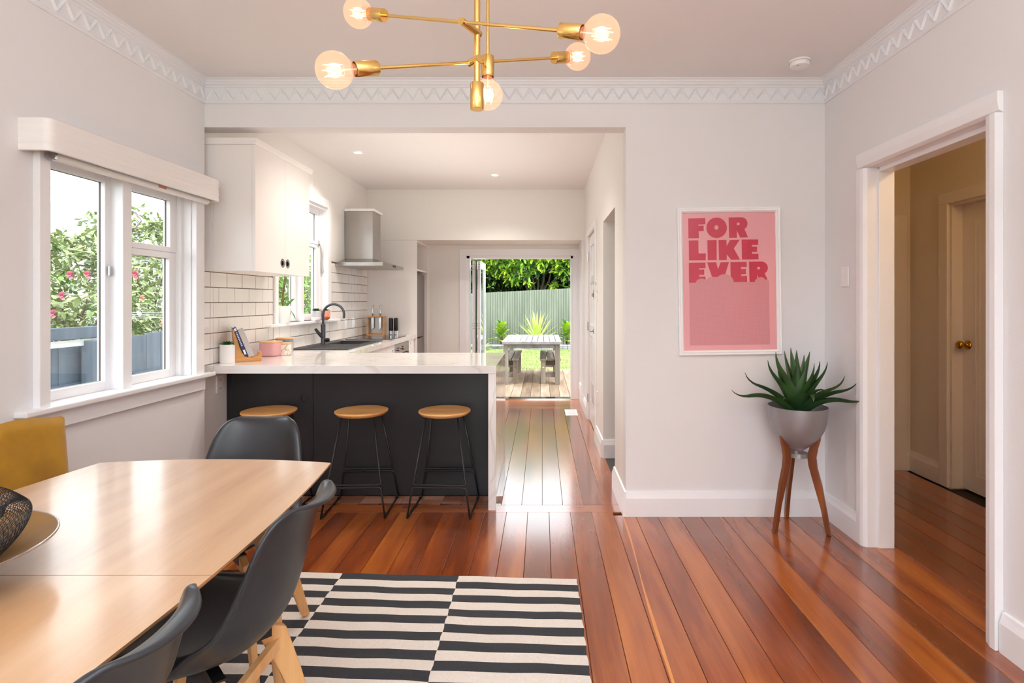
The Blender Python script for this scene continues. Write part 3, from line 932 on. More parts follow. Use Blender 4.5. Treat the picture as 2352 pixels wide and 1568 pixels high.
# ------------------------------------------------------------------ wall tiles
TP, TH = 0.1863, 0.0997
tz0 = 0.918
MB().box(XK, XK + .002, 3.43, 4.345, .915, 1.53).build('grout', M_grout, wall_kl)
MB().box(XK, XK + .002, 4.345, 5.52, .915, 1.13).build('grout', M_grout, wall_kl)
MB().box(XK, XK + .002, 5.50, 6.685, .915, 1.73).build('grout', M_grout, wall_kl)
_tm = {}
def tile(y0, y1, z0, z1):
    w = y1 - y0 - .0052; h = z1 - z0 - .0052
    if w < .008 or h < .008: return
    key = (round(w, 3), round(h, 3))
    if key not in _tm:
        c = .0012; t = .0032
        mb = MB()
        mb.add([(0, -w/2, -h/2), (0, w/2, -h/2), (0, w/2, h/2), (0, -w/2, h/2),
                (t - c, -w/2, -h/2), (t - c, w/2, -h/2), (t - c, w/2, h/2), (t - c, -w/2, h/2),
                (t, -w/2 + c, -h/2 + c), (t, w/2 - c, -h/2 + c), (t, w/2 - c, h/2 - c), (t, -w/2 + c, h/2 - c)],
               [(0, 1, 5, 4), (1, 2, 6, 5), (2, 3, 7, 6), (3, 0, 4, 7), (4, 5, 9, 8), (5, 6, 10, 9), (6, 7, 11, 10), (7, 4, 8, 11), (8, 9, 10, 11)])
        _tm[key] = mb.build('tile', M_tile, wall_kl)
        o = _tm[key]
    else: o = copypart(_tm[key])
    o.location = (XK + .002, (y0 + y1) / 2, (z0 + z1) / 2)
    o.rotation_euler = (0, random.uniform(-.006, .006), random.uniform(-.008, .008))
def tile_rows(ya, yb, r0, r1, ztop=None):
    for r in range(r0, r1):
        ph = 3.521 if r % 2 == 1 else 3.614
        kk = int((ya - ph) / TP) - 1
        while ph + kk * TP < yb:
            a = max(ya, ph + kk * TP); b = min(yb, ph + (kk + 1) * TP)
            if b > a:
                zt = tz0 + TH * (r + 1)
                if ztop: zt = min(zt, ztop)
                tile(a, b, tz0 + TH * r, zt)
            kk += 1
tile_rows(3.432, 4.342, 0, 6)
tile_rows(4.345, 5.50, 0, 2)
tile_rows(5.502, 6.685, 0, 8)

# ------------------------------------------------------------------ upper cabinet
uc = thing('wall_cabinet', 'white two-door wall cabinet with round finger holes over the peninsula', 'cabinet', (XK, 3.83, 1.518))
mb = MB()
cx1 = -1.828
mb.box(XK + .001, cx1, 3.43, 3.448, 1.518, 2.311); mb.box(XK + .001, cx1, 4.209, 4.227, 1.518, 2.311)
mb.box(XK + .001, cx1, 3.448, 4.209, 1.518, 1.536); mb.box(XK + .001, cx1, 3.448, 4.209, 2.293, 2.311); mb.box(XK + .001, XK + .012, 3.448, 4.209, 1.536, 2.293)
mb.build('body', M_cab, uc, origin='parent')
def hole_panel(y0, y1, z0, z1, hy, hz, r, x0, x1):
    """slab at constant x with a round hole"""
    mb = MB(); n = 32
    circ = [(hy + r * cos(2 * pi * k / n), hz + r * sin(2 * pi * k / n)) for k in range(n)]
    def onrect(k):
        a = 2 * pi * k / n; c, s_ = cos(a), sin(a)
        ts = []
        if c > 1e-9: ts.append((y1 - hy) / c)
        if c < -1e-9: ts.append((y0 - hy) / c)
        if s_ > 1e-9: ts.append((z1 - hz) / s_)
        if s_ < -1e-9: ts.append((z0 - hz) / s_)
        t = min(ts)
        return (hy + c * t, hz + s_ * t)
    rect = [onrect(k) for k in range(n)]
    corners = [(y0, z0), (y1, z0), (y1, z1), (y0, z1)]
    for x, fl in ((x0, 1), (x1, 0)):
        vs = [(x, a, b) for a, b in circ] + [(x, a, b) for a, b in rect] + [(x, a, b) for a, b in corners]
        fs = [(k, (k + 1) % n, n + (k + 1) % n, n + k) for k in range(n)]
        for ci, (cy, cz) in enumerate(corners):
            for k in range(n):
                a, b = rect[k], rect[(k + 1) % n]
                def on(p, q): return abs(p[0] - q[0]) < 1e-6 or abs(p[1] - q[1]) < 1e-6
                if abs(a[0] - b[0]) > 1e-6 and abs(a[1] - b[1]) > 1e-6 and on(a, (cy, cz)) and on(b, (cy, cz)):
                    # the corner that lies between these two
                    if (abs(a[0] - cy) < 1e-6 or abs(b[0] - cy) < 1e-6) and (abs(a[1] - cz) < 1e-6 or abs(b[1] - cz) < 1e-6):
                        fs.append((n + k, n + (k + 1) % n, 2 * n + ci))
        mb.add(vs, [f if fl else f[::-1] for f in fs])
    mb.add([(x0, a, b) for a, b in circ] + [(x1, a, b) for a, b in circ], [(k, n + k, n + (k + 1) % n, (k + 1) % n) for k in range(n)])
    for (a, b), (c, d) in zip(corners, corners[1:] + corners[:1]):
        mb.add([(x0, a, b), (x0, c, d), (x1, c, d), (x1, a, b)], [(0, 1, 2, 3)])
    return mb
def ring_x(hy, hz, x, r):
    return MB().lathe([(r * .62, -.012), (r * .62, .0015), (r * .85, .004), (r * 1.15, .002), (r * 1.15, -.001)], (x, hy, hz), 28, (1, 0, 0))
for (a, b, hy) in ((3.43, 3.8255, 3.79), (3.8285, 4.227, 3.865)):
    o = hole_panel(a, b, 1.516, 2.311, hy, 1.59, .028, cx1 + .001, -1.807).build('door', M_cab, uc, origin='parent')
    r_ = ring_x(hy, 1.59, -1.808, .028).build('finger_ring', M_chrome, o, origin='parent', smooth=True, autos=40)
    MB().cyl((cx1 - .002, hy, 1.59), (cx1 + .004, hy, 1.59), .024, seg=20).build('ring_back', M_slot, o, origin='parent')
mb = MB()
mb.prism([(XK + .001, 2.311), (-1.800, 2.311), (-1.792, 2.325), (-1.785, 2.345), (-1.785, 2.351), (XK + .001, 2.351)], 'y', 3.41, 4.25)
mb.build('cornice_moulding', M_cab, uc, origin='parent', bevel=.002)

# ------------------------------------------------------------------ range hood
rh = thing('range_hood', 'stainless steel canopy range hood above the black cooktop', 'range hood', (XK, 6.06, 1.7))
mb = MB()
y0, y1, xr = 5.92, 6.205, -1.842
mb.box(XK + .003, xr, y0, y1, 1.78, 2.30)
mb.build('chimney', M_steel, rh, origin='parent', bevel=.002)
mb = MB()
mb.box(XK + .003, xr + .02, y0 - .015, y1 + .015, 2.30, 2.328)
mb.build('white_collar', M_trim, rh, origin='parent', bevel=.004)
mb = MB()
a0, a1, xf = 5.64, 6.48, -1.65
lo = [(XK + .009, a0), (xf, a0), (xf, a1), (XK + .009, a1)]; hi = [(XK + .009, y0), (xr, y0), (xr, y1), (XK + .009, y1)]
mb.add([(a, b, 1.728) for a, b in lo] + [(a, b, 1.786) for a, b in hi] + [(a, b, 1.69) for a, b in lo],
       [(0, 1, 5, 4), (1, 2, 6, 5), (2, 3, 7, 6), (3, 0, 4, 7), (4, 5, 6, 7), (1, 0, 8, 9), (2, 1, 9, 10), (3, 2, 10, 11), (0, 3, 11, 8), (8, 11, 10, 9)])
mb.build('canopy', M_steel, rh, origin='parent', bevel=.001)
mb = MB(); mb.box(xf, xf + .002, 6.02, 6.14, 1.70, 1.72); mb.build('control_strip', M_slot, rh, origin='parent')
MB().box(XK + .06, xf - .04, a0 + .06, a1 - .06, 1.687, 1.690).build('filter', mat('aluminium_filter', rgb(180, 176, 172), .4, metal=.8), rh, origin='parent')

# ------------------------------------------------------------------ left run: worktop, units, oven, cooktop, sink
WZ = .913
XF = -1.55
wt = thing('worktop', 'white marble worktop along the tiled kitchen wall', 'worktop', (XK, 5.5, .87))
mb = MB()
sx0, sx1, sy0, sy1 = -2.03, -1.70, 5.06, 5.50
mb.box(XK + .002, sx0, 4.312, 6.688, .867, WZ); mb.box(sx1, XF, 4.312, 6.688, .867, WZ)
mb.box(sx0, sx1, 4.312, sy0, .867, WZ); mb.box(sx0, sx1, sy1, 6.688, .867, WZ)
mb.build('slab', M_marble, wt, origin='parent', bevel=.0)
def unit(y0, y1, holes, label, name='base_cabinet', cat='cabinet'):
    u = thing(name, label, cat, ((XK + XF) / 2, (y0 + y1) / 2, 0))
    MB().box(XK + .01, XF - .045, y0 + .002, y1 - .002, .1, .72 if 'sink' in label else .866).build('body', M_cab, u, origin='parent')
    MB().box(XK + .05, XF - .09, y0 + .002, y1 - .002, 0, .1).build('plinth', M_slot, u, origin='parent')
    x0, x1 = XF - .043, XF - .022
    n = len(holes)
    zz = [.1, .862] if n == 1 else [.1 + (.762) * k / n for k in range(n + 1)]
    for k in range(n):
        z0, z1 = zz[k] + .002, zz[k + 1] - .002
        hy = y0 + holes[k] * (y1 - y0)
        hz = z1 - .055
        o = hole_panel(y0 + .002, y1 - .002, z0, z1, hy, hz, .022, x0, x1).build('drawer' if n > 1 else 'door', M_cab, u, origin='parent')
        ring_x(hy, hz, x1 - .001, .022).build('finger_ring', M_chrome, o, origin='parent', smooth=True, autos=40)
    return u
unit(4.33, 4.98, [.9], 'white base cabinet with finger hole in the corner beside the peninsula')
unit(4.98, 5.50, [.12], 'white base cabinet under the black sink')
unit(5.50, 5.80, [.75, .75, .75], 'narrow white drawer unit with finger holes left of the oven')
unit(6.42, 6.688, [.25, .25, .25], 'slim white drawer unit between the oven and the tall panel')
ov = thing('oven', 'built-in oven with steel control panel and two knobs under the cooktop', 'oven', (-1.8, 6.11, .25))
MB().box(XK + .05, XF - .045, 5.804, 6.416, .12, .862).build('body', M_slot, ov, origin='parent')
MB().box(XF - .045, XF - .022, 5.806, 6.414, .745, .858).build('control_panel', M_steel, ov, origin='parent', bevel=.002)
MB().box(XF - .045, XF - .020, 5.806, 6.414, .26, .738).build('door', M_cook, ov, origin='parent', bevel=.003)
MB().tube([(XF - .02, 5.87, .69), (XF + .012, 5.87, .69), (XF + .012, 6.35, .69), (XF - .02, 6.35, .69)], .007, fillet=.01).build('handle', M_chrome, ov, origin='parent', smooth=True)
for yy in (5.92, 6.12):
    MB().lathe([(.0, .024), (.017, .024), (.02, .006), (.02, 0)], (XF - .022, yy, .80), 20, (1, 0, 0)).build('knob', M_chrome, ov, origin='parent', smooth=True, autos=40)
MB().box(XF - .046, XF - .024, 5.806, 6.414, .12, .255).build('lower_drawer', M_cab, ov, origin='parent')
tw = thing('tea_towel', 'white tea towel hung over the oven door handle', 'towel', (XF + .015, 6.22, .5))
mb = MB()
def tf(u, v):
    w = .006 * sin(u * 14)
    if v < .45: return (XF + .022 + w * .5, 6.12 + .2 * u, .36 + (.70 - .36) * v / .45)
    if v < .55:
        a = (v - .45) / .1 * pi
        return (XF + .012 + .010 * cos(a), 6.12 + .2 * u, .70 + .010 * sin(a))
    return (XF + .002, 6.12 + .2 * u, .70 - (.2) * (v - .55) / .45)
mb.grid(tf, 16, 24)
mb.build('towel_cloth', M_ceramic, tw, origin='parent', smooth=True, solid=.002)
ct = thing('cooktop', 'flat black ceramic cooktop set in the white worktop', 'cooktop', (-1.85, 6.1, WZ))
MB().box(-2.10, -1.60, 5.81, 6.41, WZ, WZ + .006).build('glass_plate', M_cook, ct, origin='parent', bevel=.002)
for (a, b, r) in ((-1.97, 5.96, .07), (-1.97, 6.26, .09), (-1.73, 5.96, .09), (-1.73, 6.26, .07)):
    MB().lathe([(r - .002, .0062), (r, .0062)], (a, b, WZ), 40).build('cooking_zone_ring', M_tap, ct, origin='parent')

sk = thing('sink', 'black composite sink with ribbed drainer in the worktop', 'sink', (-1.86, 5.05, WZ))
mb = MB()
mb.box(-2.105, -1.64, 4.60, sy0 + .01, WZ, WZ + .010); mb.box(-2.105, -1.64, sy1 - .01, 5.60, WZ, WZ + .010)
mb.box(-2.105, sx0 + .01, sy0 + .01, sy1 - .01, WZ, WZ + .010); mb.box(sx1 - .01, -1.64, sy0 + .01, sy1 - .01, WZ, WZ + .010)
mb.build('rim', M_stone, sk, origin='parent', bevel=.002)
for i in range(9):
    MB().box(-2.05 + i * .045, -2.035 + i * .045, 4.66, 4.98, WZ + .010, WZ + .0125).build('drainer_rib', M_stone, sk, origin='parent')
mb = MB()
b0 = [(sx0 + .008, sy0 + .008), (sx1 - .008, sy0 + .008), (sx1 - .008, sy1 - .008), (sx0 + .008, sy1 - .008)]
b1 = [(sx0 + .03, sy0 + .03), (sx1 - .03, sy0 + .03), (sx1 - .03, sy1 - .03), (sx0 + .03, sy1 - .03)]
mb.add([(a, b, WZ + .006) for a, b in b0] + [(a, b, .75) for a, b in b1], [(1, 0, 4, 5), (2, 1, 5, 6), (3, 2, 6, 7), (0, 3, 7, 4), (4, 7, 6, 5)])
mb.build('bowl', M_stone, sk, origin='parent')
MB().lathe([(0, .004), (.03, .004), (.035, 0)], (-1.865, 5.28, .75), 20).build('drain', M_chrome, sk, origin='parent')
tp = thing('tap', 'gunmetal gooseneck kitchen tap standing behind the black sink', 'tap', (-2.055, 5.11, WZ + .01))
MB().lathe([(0, 0), (.024, 0), (.024, .004), (.0215, .01), (.0215, .178), (.019, .184), (0, .184)], (-2.055, 5.11, WZ + .01), 24).build('body', M_tap, tp, origin='parent', smooth=True, autos=40)
pts = [(-2.055, 5.11, WZ + .19), (-2.055, 5.11, 1.20)]
for k in range(1, 15):
    a = pi - pi * 1.06 * k / 14
    pts.append((-2.055 + .100 + .100 * cos(a), 5.11 - .01 * k / 14, 1.20 + .096 * sin(a)))
pts.append((pts[-1][0] + .002, pts[-1][1], pts[-1][2] - .02))
MB().tube(pts, .0115, 14).build('spout', M_tap, tp, origin='parent', smooth=True, autos=50)
mb = MB(); mb.tube([(-2.055, 5.10, WZ + .07), (-2.085, 5.085, WZ + .11), (-2.115, 5.075, WZ + .155)], [.016, .015, .012], 12)
mb.build('lever', M_rod, tp, origin='parent', smooth=True, autos=50)
MB().lathe([(0, 0), (.014, 0), (.019, .012), (.019, .03), (.010, .04), (0, .042)], (-2.035, 5.11, WZ + .045), 18, (1, 0, .15)).build('mixer_cap', M_rod, tp, origin='parent', smooth=True, autos=40)

# fridge and its housing
fh = thing('fridge_housing', 'tall white panel housing around the fridge with an open top shelf', 'cabinet', (-1.85, 7.0, 0))
mb = MB()
mb.box(XK + .001, -1.54, YN, YN + .018, 0, 2.072); mb.box(XK + .001, -1.54, YE - .019, YE - .001, 0, 2.072)
mb.box(XK + .001, -1.545, YN + .018, YE - .019, 1.70, 1.72); mb.box(XK + .001, -1.545, YN + .018, YE - .019, 2.05, 2.072)
mb.box(XK + .001, XK + .012, YN + .018, YE - .019, 1.72, 2.05)
mb.build('body', M_cab, fh, origin='parent')
fr = thing('fridge', 'narrow grey steel fridge freezer inside the tall white housing', 'fridge', (-1.85, 7.0, 0))
MB().box(XK + .05, -1.63, YN + .03, YE - .03, .02, 1.67).build('body', M_slot, fr, origin='parent')
MB().box(-1.63, -1.575, YN + .032, YE - .032, .86, 1.665).build('door', M_fridge, fr, origin='parent', bevel=.012)
MB().box(-1.63, -1.575, YN + .032, YE - .032, .05, .85).build('door', M_fridge, fr, origin='parent', bevel=.012)

# ------------------------------------------------------------------ peninsula
pw = thing('peninsula_worktop', 'white marble peninsula worktop with waterfall end leg by the passage', 'worktop', (-1.2, 3.88, 0))
px1 = -.291
MB().box(XK + .002, px1, 3.45, 4.31, .867, .917).build('top', M_marble, pw, origin='parent', bevel=.0012)
MB().box(px1 - .05, px1, 3.45, 4.31, .0, .8665).build('waterfall_leg', M_marble, pw, origin='parent', bevel=.0012)
pc = thing('peninsula_cabinet', 'long black panelled cabinet under the white peninsula worktop', 'cabinet', (-1.2, 3.98, 0))
MB().box(-2.145, px1 - .052, 3.722, 4.27, .002, .866).build('body', M_black, pc, origin='parent')
MB().box(-2.145, -2.105, 3.702, 3.72, .004, .864).build('filler_strip', M_black, pc, origin='parent', bevel=.001)
# hinged door with finger hole (plane of constant y)
def hole_panel_y(x0, x1, z0, z1, hx, hz, r, y0, y1):
    mb = hole_panel(x0, x1, z0, z1, hx, hz, r, 0, 1)
    mb.v = [(v[1], y0 if v[0] < .5 else y1, v[2]) for v in mb.v]
    mb.f = [f[::-1] for f in mb.f]
    return mb
o = hole_panel_y(-2.103, -1.5585, .004, .864, -1.613, .667, .025, 3.702, 3.72).build('door', M_black, pc, origin='parent')
MB().lathe([(.0, .006), (.024, .006), (.0245, -.001), (.031, -.001), (.031, .0)], (-1.613, 3.703, .667), 28, (0, 1, 0)).build('finger_ring', M_rod, o, origin='parent', smooth=True, autos=30)
MB().box(-1.5555, px1 - .052, 3.702, 3.72, .004, .864).build('panel', M_black, pc, origin='parent', bevel=.001)

# ------------------------------------------------------------------ things on the worktops
def rosette(mb, c, n, L, W, tilt0=.3, tilt1=1.2, up=.0, rnd=random):
    for i in range(n):
        t = i / max(1, n - 1)
        a = i * 2.39996 + rnd.uniform(-.1, .1)
        el = tilt1 * (1 - t) * -1 + 1.45
        el = .25 + (1.25 - .25) * t
        l = L * (1 - .45 * t)
        d = Vector((cos(a) * cos(el), sin(a) * cos(el), sin(el)))
        leafblade(mb, Vector(c), d, l, W * (1 - .3 * t), droop=.12 * l)
def leafblade(mb, base, d, L, W, droop=0.0, seg=4, fold=.25, mi=None, twist=0, curve=1.6):
    d = d.normalized()
    side = d.cross(Vector((0, 0, 1)))
    if side.length < 1e-3: side = Vector((1, 0, 0))
    side.normalize(); nrm = side.cross(d).normalized()
    if twist:
        q = Quaternion(d, twist); side = q @ side; nrm = q @ nrm
    vs = []; fs = []
    for i in range(seg + 1):
        t = i / seg
        w = W * .5 * (sin(pi * min(1, (t * .82 + .12))) ** .8) if i < seg else 0.0
        p = base + d * (L * t) - Vector((0, 0, 1)) * droop * t ** curve
        if i == seg: vs.append(p)
        else:
            vs += [p - side * w + nrm * w * fold, p, p + side * w + nrm * w * fold]
    for i in range(seg - 1):
        a = i * 3; b = a + 3
        fs += [(a, a + 1, b + 1, b), (a + 1, a + 2, b + 2, b + 1)]
    a = (seg - 1) * 3; t_ = seg * 3
    fs += [(a, a + 1, t_), (a + 1, a + 2, t_)]
    mb.add(vs, fs, mi)
PZ = .917
pp = thing('potted_succulent', 'white ribbed pot with green succulent at the left end of the peninsula', 'plant', (-2.09, 3.615, PZ))
mb = MB(); pr = [(0, 0), (.044, 0), (.045, .002)]
for i in range(24):
    z = .004 + i * .118 / 24; pr += [(.046, z), (.0452, z + .0025)]
pr += [(.046, .122), (.043, .122), (.042, .108), (0, .108)]
mb.lathe(pr, (0, 0, 0), 32).build('pot', M_ceramic, pp, smooth=True, autos=60)
mb = MB(); rosette(mb, (0, 0, .112), 26, .066, .026); mb.build('foliage', M_succ, pp, smooth=True)

bh = thing('book_stand', 'bent light wood stand holding two books on the peninsula', 'stand', (-2.02, 3.73, PZ), radians(33))
mb = MB()
# profile in x,z; leaning slab with curled front lip
def slab_path(pts, t):
    up = []; dn = []
    for i, p in enumerate(pts):
        a = Vector(pts[max(0, i - 1)]); b = Vector(pts[min(len(pts) - 1, i + 1)])
        d = (b - a).normalized(); n = Vector((-d.y, d.x)) * t / 2
        up.append((p[0] + n.x, p[1] + n.y)); dn.append((p[0] - n.x, p[1] - n.y))
    return up + dn[::-1]
path = [(-.085, .215), (-.078, .16), (-.066, .10), (-.045, .045), (-.02, .016), (.02, .012), (.055, .016), (.078, .035), (.082, .055)]
poly = [(-.092, .222), (-.080, .222), (-.066, .16), (-.050, .10), (-.030, .055), (-.012, .036), (.02, .028), (.045, .030), (.062, .040), (.070, .062), (.082, .062), (.084, .02), (.080, .0), (-.078, .0), (-.080, .03)]
mb.prism([(a, b) for a, b in poly], 'y', -.06, .06).build('stand_body', mat('honey_wood', rgb(214, 154, 86), .4, color2=rgb(196, 134, 70), vscale=10, vstretch=(1, 1, 6)), bh, bevel=.003)
def book(name, label, x, z, th, h, m, tilt, textm=None):
    b = thing(name, label, 'book', (-2.02 + x * cos(radians(33)), 3.73 + x * sin(radians(33)), PZ + z))
    b.rotation_euler = (0, tilt, radians(33))
    MB().box(-th / 2 + .002, th / 2 - .002, -.068, .066, .002, h - .003).build('pages', M_paper, b)
    mb = MB(); mb.box(-th / 2, -th / 2 + .002, -.070, .070, 0, h); mb.box(th / 2 - .002, th / 2, -.070, .070, 0, h); mb.box(-th / 2 + .002, th / 2 - .002, -.072, -.070, 0, h)
    mb.build('cover', m, b)
    if textm:
        t = MB()
        l2 = MB().box(-th * .28, th * .28, -.0728, -.0721, h * .06, h * .22).build('spine_label', M_letter, b)
        for q in range(9):
            zz = h * (.36 + .055 * q); t.box(-th * .18, th * .18, -.0728, -.0721, zz, zz + h * .03)
        t.box(-th * .35, th * .32, -.0728, -.0721, h * .88, h * .97)
        t.build('spine_lettering', M_letter, b)
    return b
book('book', 'navy paperback with white spine lettering leaning in the wooden stand', -.012, .040, .020, .205, M_booka, radians(-20), True)
book('book', 'thicker pale grey book in front of the navy one in the stand', .020, .036, .034, .195, M_bookb, radians(-20))

def canister(name, label, x, y, w, h, m, seg=28, lid=True, sq=.6, d=None):
    c = thing(name, label, 'container', (x, y, PZ))
    d = d or w
    def sup(r1, z):
        out = []
        for k in range(seg):
            a = 2 * pi * k / seg; ca, sa = cos(a), sin(a)
            e = sq
            out.append((r1 * w / 2 * abs(ca) ** e * (1 if ca >= 0 else -1), r1 * d / 2 * abs(sa) ** e * (1 if sa >= 0 else -1), z))
        return out
    def stack(levels):
        mb = MB(); vs = []; fs = []
        for r1, z in levels: vs += sup(r1, z)
        for j in range(len(levels) - 1):
            for k in range(seg): fs.append((j * seg + k, j * seg + (k + 1) % seg, (j + 1) * seg + (k + 1) % seg, (j + 1) * seg + k))
        fs.append(tuple(range(seg))[::-1]); fs.append(tuple((len(levels) - 1) * seg + k for k in range(seg)))
        return mb.add(vs, fs)
    stack([(.86, 0), (.95, .005), (1, .016), (1, h)]).build('jar', m, c, smooth=True, autos=50)
    if lid: stack([(.98, h), (1.01, h + .002), (1.01, h + .011), (.98, h + .013)]).build('lid', M_lid, c, smooth=True, autos=50)
    return c
canister('storage_canister', 'pink enamel canister with wooden lid beside the book stand', -2.022, 4.06, .142, .098, M_pinkcer)
canister('storage_canister', 'slate blue canister with wooden lid partly hidden behind the pink one', -2.005, 4.235, .12, .112, M_bluecer, d=.10)
canister('storage_canister', 'small marbled white canister with wooden lid right of the pink one', -1.952, 4.12, .104, .082, M_marblecan)

kb = thing('knife_block', 'square bamboo knife block frame with a clear window on the far worktop', 'knife block', (-1.985, 6.52, WZ))
mb = MB(); frame_yz(mb, -.035, .035, -.1, .1, 0, .232, .016)
o = mb
mb2 = MB(); mb2.box(-.105, .105, -.045, .045, .214, .232); mb2.box(-.105, .105, -.045, .045, 0, .016); mb2.box(-.105, -.085, -.045, .045, .016, .214); mb2.box(.085, .105, -.045, .045, .016, .214)
mb2.build('block_frame', M_lid, kb, bevel=.003)
MB().box(-.084, .084, .03, .034, .017, .213).build('backing', mat('steel_backing', rgb(190, 184, 180), .3, metal=.7), kb)
for i, xx in enumerate((-.045, .045)):
    kn = thing('kitchen_knife', 'steel-handled knife standing in the bamboo block, %s' % ('nearer the tiled wall' if i == 0 else 'farther from the tiled wall'), 'knife', (-1.985 + xx, 6.52, WZ + .07), group='knives in the bamboo block')
    MB().prism([(-.014, .0), (.014, .02), (.014, .165), (-.014, .165)], 'y', -.0012, .0012).build('blade', M_chrome, kn)
    MB().tube([(0, 0, .165), (.004, 0, .20), (-.003, 0, .24), (.004, 0, .275), (.016, 0, .292)], [.010, .008, .010, .009, .008], 10).build('handle', M_chrome, kn, smooth=True)
for i, xx in enumerate((-1.815, -1.755)):
    ml = thing('pepper_mill', 'tall black grinder on the far worktop, %s' % ('nearer the knife block' if i == 0 else 'nearer the tall panel edge'), 'grinder', (xx, 6.54, WZ), group='black salt and pepper grinders')
    MB().lathe([(0, 0), (.026, 0), (.026, .012), (.024, .014), (.024, .055)], (0, 0, 0), 20).build('base', M_chrome, ml, smooth=True, autos=40)
    MB().lathe([(.024, .055), (.026, .058), (.026, .195), (.022, .206), (.012, .210), (0, .211)], (0, 0, 0), 20).build('grinder_body', M_rod, ml, smooth=True, autos=40)

# window sill plants
SZ = 1.142
op = thing('orchid', 'flowerless orchid in a white pot on the kitchen window sill', 'orchid', (-2.165 + .06 - .03, 4.50, SZ))
MB().lathe([(0, 0), (.042, 0), (.044, .003), (.056, .140), (.054, .143), (.050, .135), (0, .13)], (0, 0, 0), 32).build('pot', M_ceramic, op, smooth=True, autos=50)
MB().tube([(-.01, 0, .13), (-.012, 0, .22), (.0, .0, .32), (.012, .0, .44), (.016, 0, .52)], [.005, .0045, .004, .0035, .003], 8).build('flower_stem', M_stem, op, smooth=True)
MB().tube([(-.004, .01, .13), (-.006, .012, .25), (.012, .01, .38), (.022, .0, .50)], [.004, .003], 8).build('flower_stem', M_stem, op, smooth=True)
MB().tube([(-.008, .0, .26), (-.03, -.01, .30), (-.05, -.015, .33)], .002, 6).build('side_twig', M_stem, op, smooth=True)
mb = MB(); leafblade(mb, Vector((.005, 0, .125)), Vector((.35, -.1, 1)), .115, .055, droop=.0, seg=7, fold=.3, twist=.5)
mb.build('leaf', M_orchid, op, smooth=True)
mb = MB(); leafblade(mb, Vector((.01, .01, .125)), Vector((.7, .3, 1)), .115, .05, droop=.01, seg=7, fold=.3, twist=-.4)
mb.build('leaf', M_orchid, op, smooth=True)
mb = MB(); leafblade(mb, Vector((.045, .03, .10)), Vector((.3, .3, -.8)), .08, .03, droop=.0, seg=6)
mb.build('leaf', M_orchid, op, smooth=True)
gp = thing('potted_plant', 'pale grey and white pot with leafy green plant on the window sill', 'plant', (-2.115, 5.10, SZ))
MB().lathe([(0, 0), (.042, 0), (.048, .006), (.048, .034)], (0, 0, 0), 28).build('pot_base', M_ceramic, gp, smooth=True, autos=50)
MB().lathe([(.048, .034), (.048, .088), (.046, .092), (.043, .088), (.042, .08), (0, .078)], (0, 0, 0), 28).build('pot', M_greycer, gp, smooth=True, autos=50)
mb = MB(); rosette(mb, (0, 0, .08), 22, .075, .035); mb.build('foliage', M_succ, gp, smooth=True)
sp = thing('plant_pot', 'small salmon and orange round pot behind the tap on the sill', 'pot', (-2.085 - .02, 5.30, SZ))
MB().lathe([(0, 0), (.02, 0), (.036, .012), (.041, .03)], (0, 0, 0), 28).build('pot_base', mat('orange_glaze', rgb(222, 110, 64), .35), sp, smooth=True, autos=50)
MB().lathe([(.041, .03), (.041, .085), (.038, .09), (.036, .084), (0, .08)], (0, 0, 0), 28).build('pot', M_salmon, sp, smooth=True, autos=50)
mb = MB(); rosette(mb, (0, 0, .08), 14, .06, .03); mb.build('foliage', M_succ, sp, smooth=True)

# ------------------------------------------------------------------ bar stools
def make_stool(label):
    t = thing('bar_stool', label, 'stool', (0, 0, 0), 0, 'bar stools along the black peninsula')
    R = .166; zt = .628
    MB().lathe([(0, zt - .030), (.13, zt - .030), (.150, zt - .026), (R - .003, zt - .013), (R, zt - .008), (R - .001, zt - .002), (R - .006, zt), (R - .02, zt - .0015), (0, zt - .002)], (0, 0, 0), 56).build('seat', M_bamboo, t, smooth=True, autos=35)
    zb = .19; r = .0058
    for sgn, nm in ((-1, 'front'), (1, 'back')):
        yt, yb2, yf = sgn * .09, sgn * .165, sgn * .188
        ym = yt + (yb2 - yt) * .97
        MB().tube([(-.100, yt, zt - .03), (-.162, ym, zb + .008), (.162, ym, zb + .008), (.100, yt, zt - .03)], r, 8, fillet=.018).build('upper_frame', M_rod, t, smooth=True)
        MB().tube([(-.192, yf, .008), (-.165, yb2 + sgn * .003, zb - .007), (.165, yb2 + sgn * .003, zb - .007), (.192, yf, .008)], r, 8, fillet=.018).build('lower_frame', M_rod, t, smooth=True)
    for sx in (-1, 1):
        MB().tube([(sx * .192, -.19, .0075), (sx * .192, .19, .0075)], r, 8).build('floor_runner', M_rod, t, smooth=True)
        for sy in (-1, 1):
            MB().lathe([(.0075, -.012), (.0098, -.010), (.0098, .010), (.0075, .012)], (sx * .192, sy * .15, .0098), 12, (0, 1, 0)).build('foot_pad', M_slot, t, smooth=True)
    return t
s0 = make_stool('black wire bar stool with round wooden seat nearest the waterfall end')
s0.location = (-.626, 3.5, 0); s0.rotation_euler = (0, 0, radians(-1.5))
dup(s0, (-1.160, 3.5, 0), radians(2.5), 'middle bar stool of three with round wooden seat and black wire frame')
dup(s0, (-1.752, 3.495, 0), radians(-3), 'bar stool behind the grey dining chair at the cabinet door')

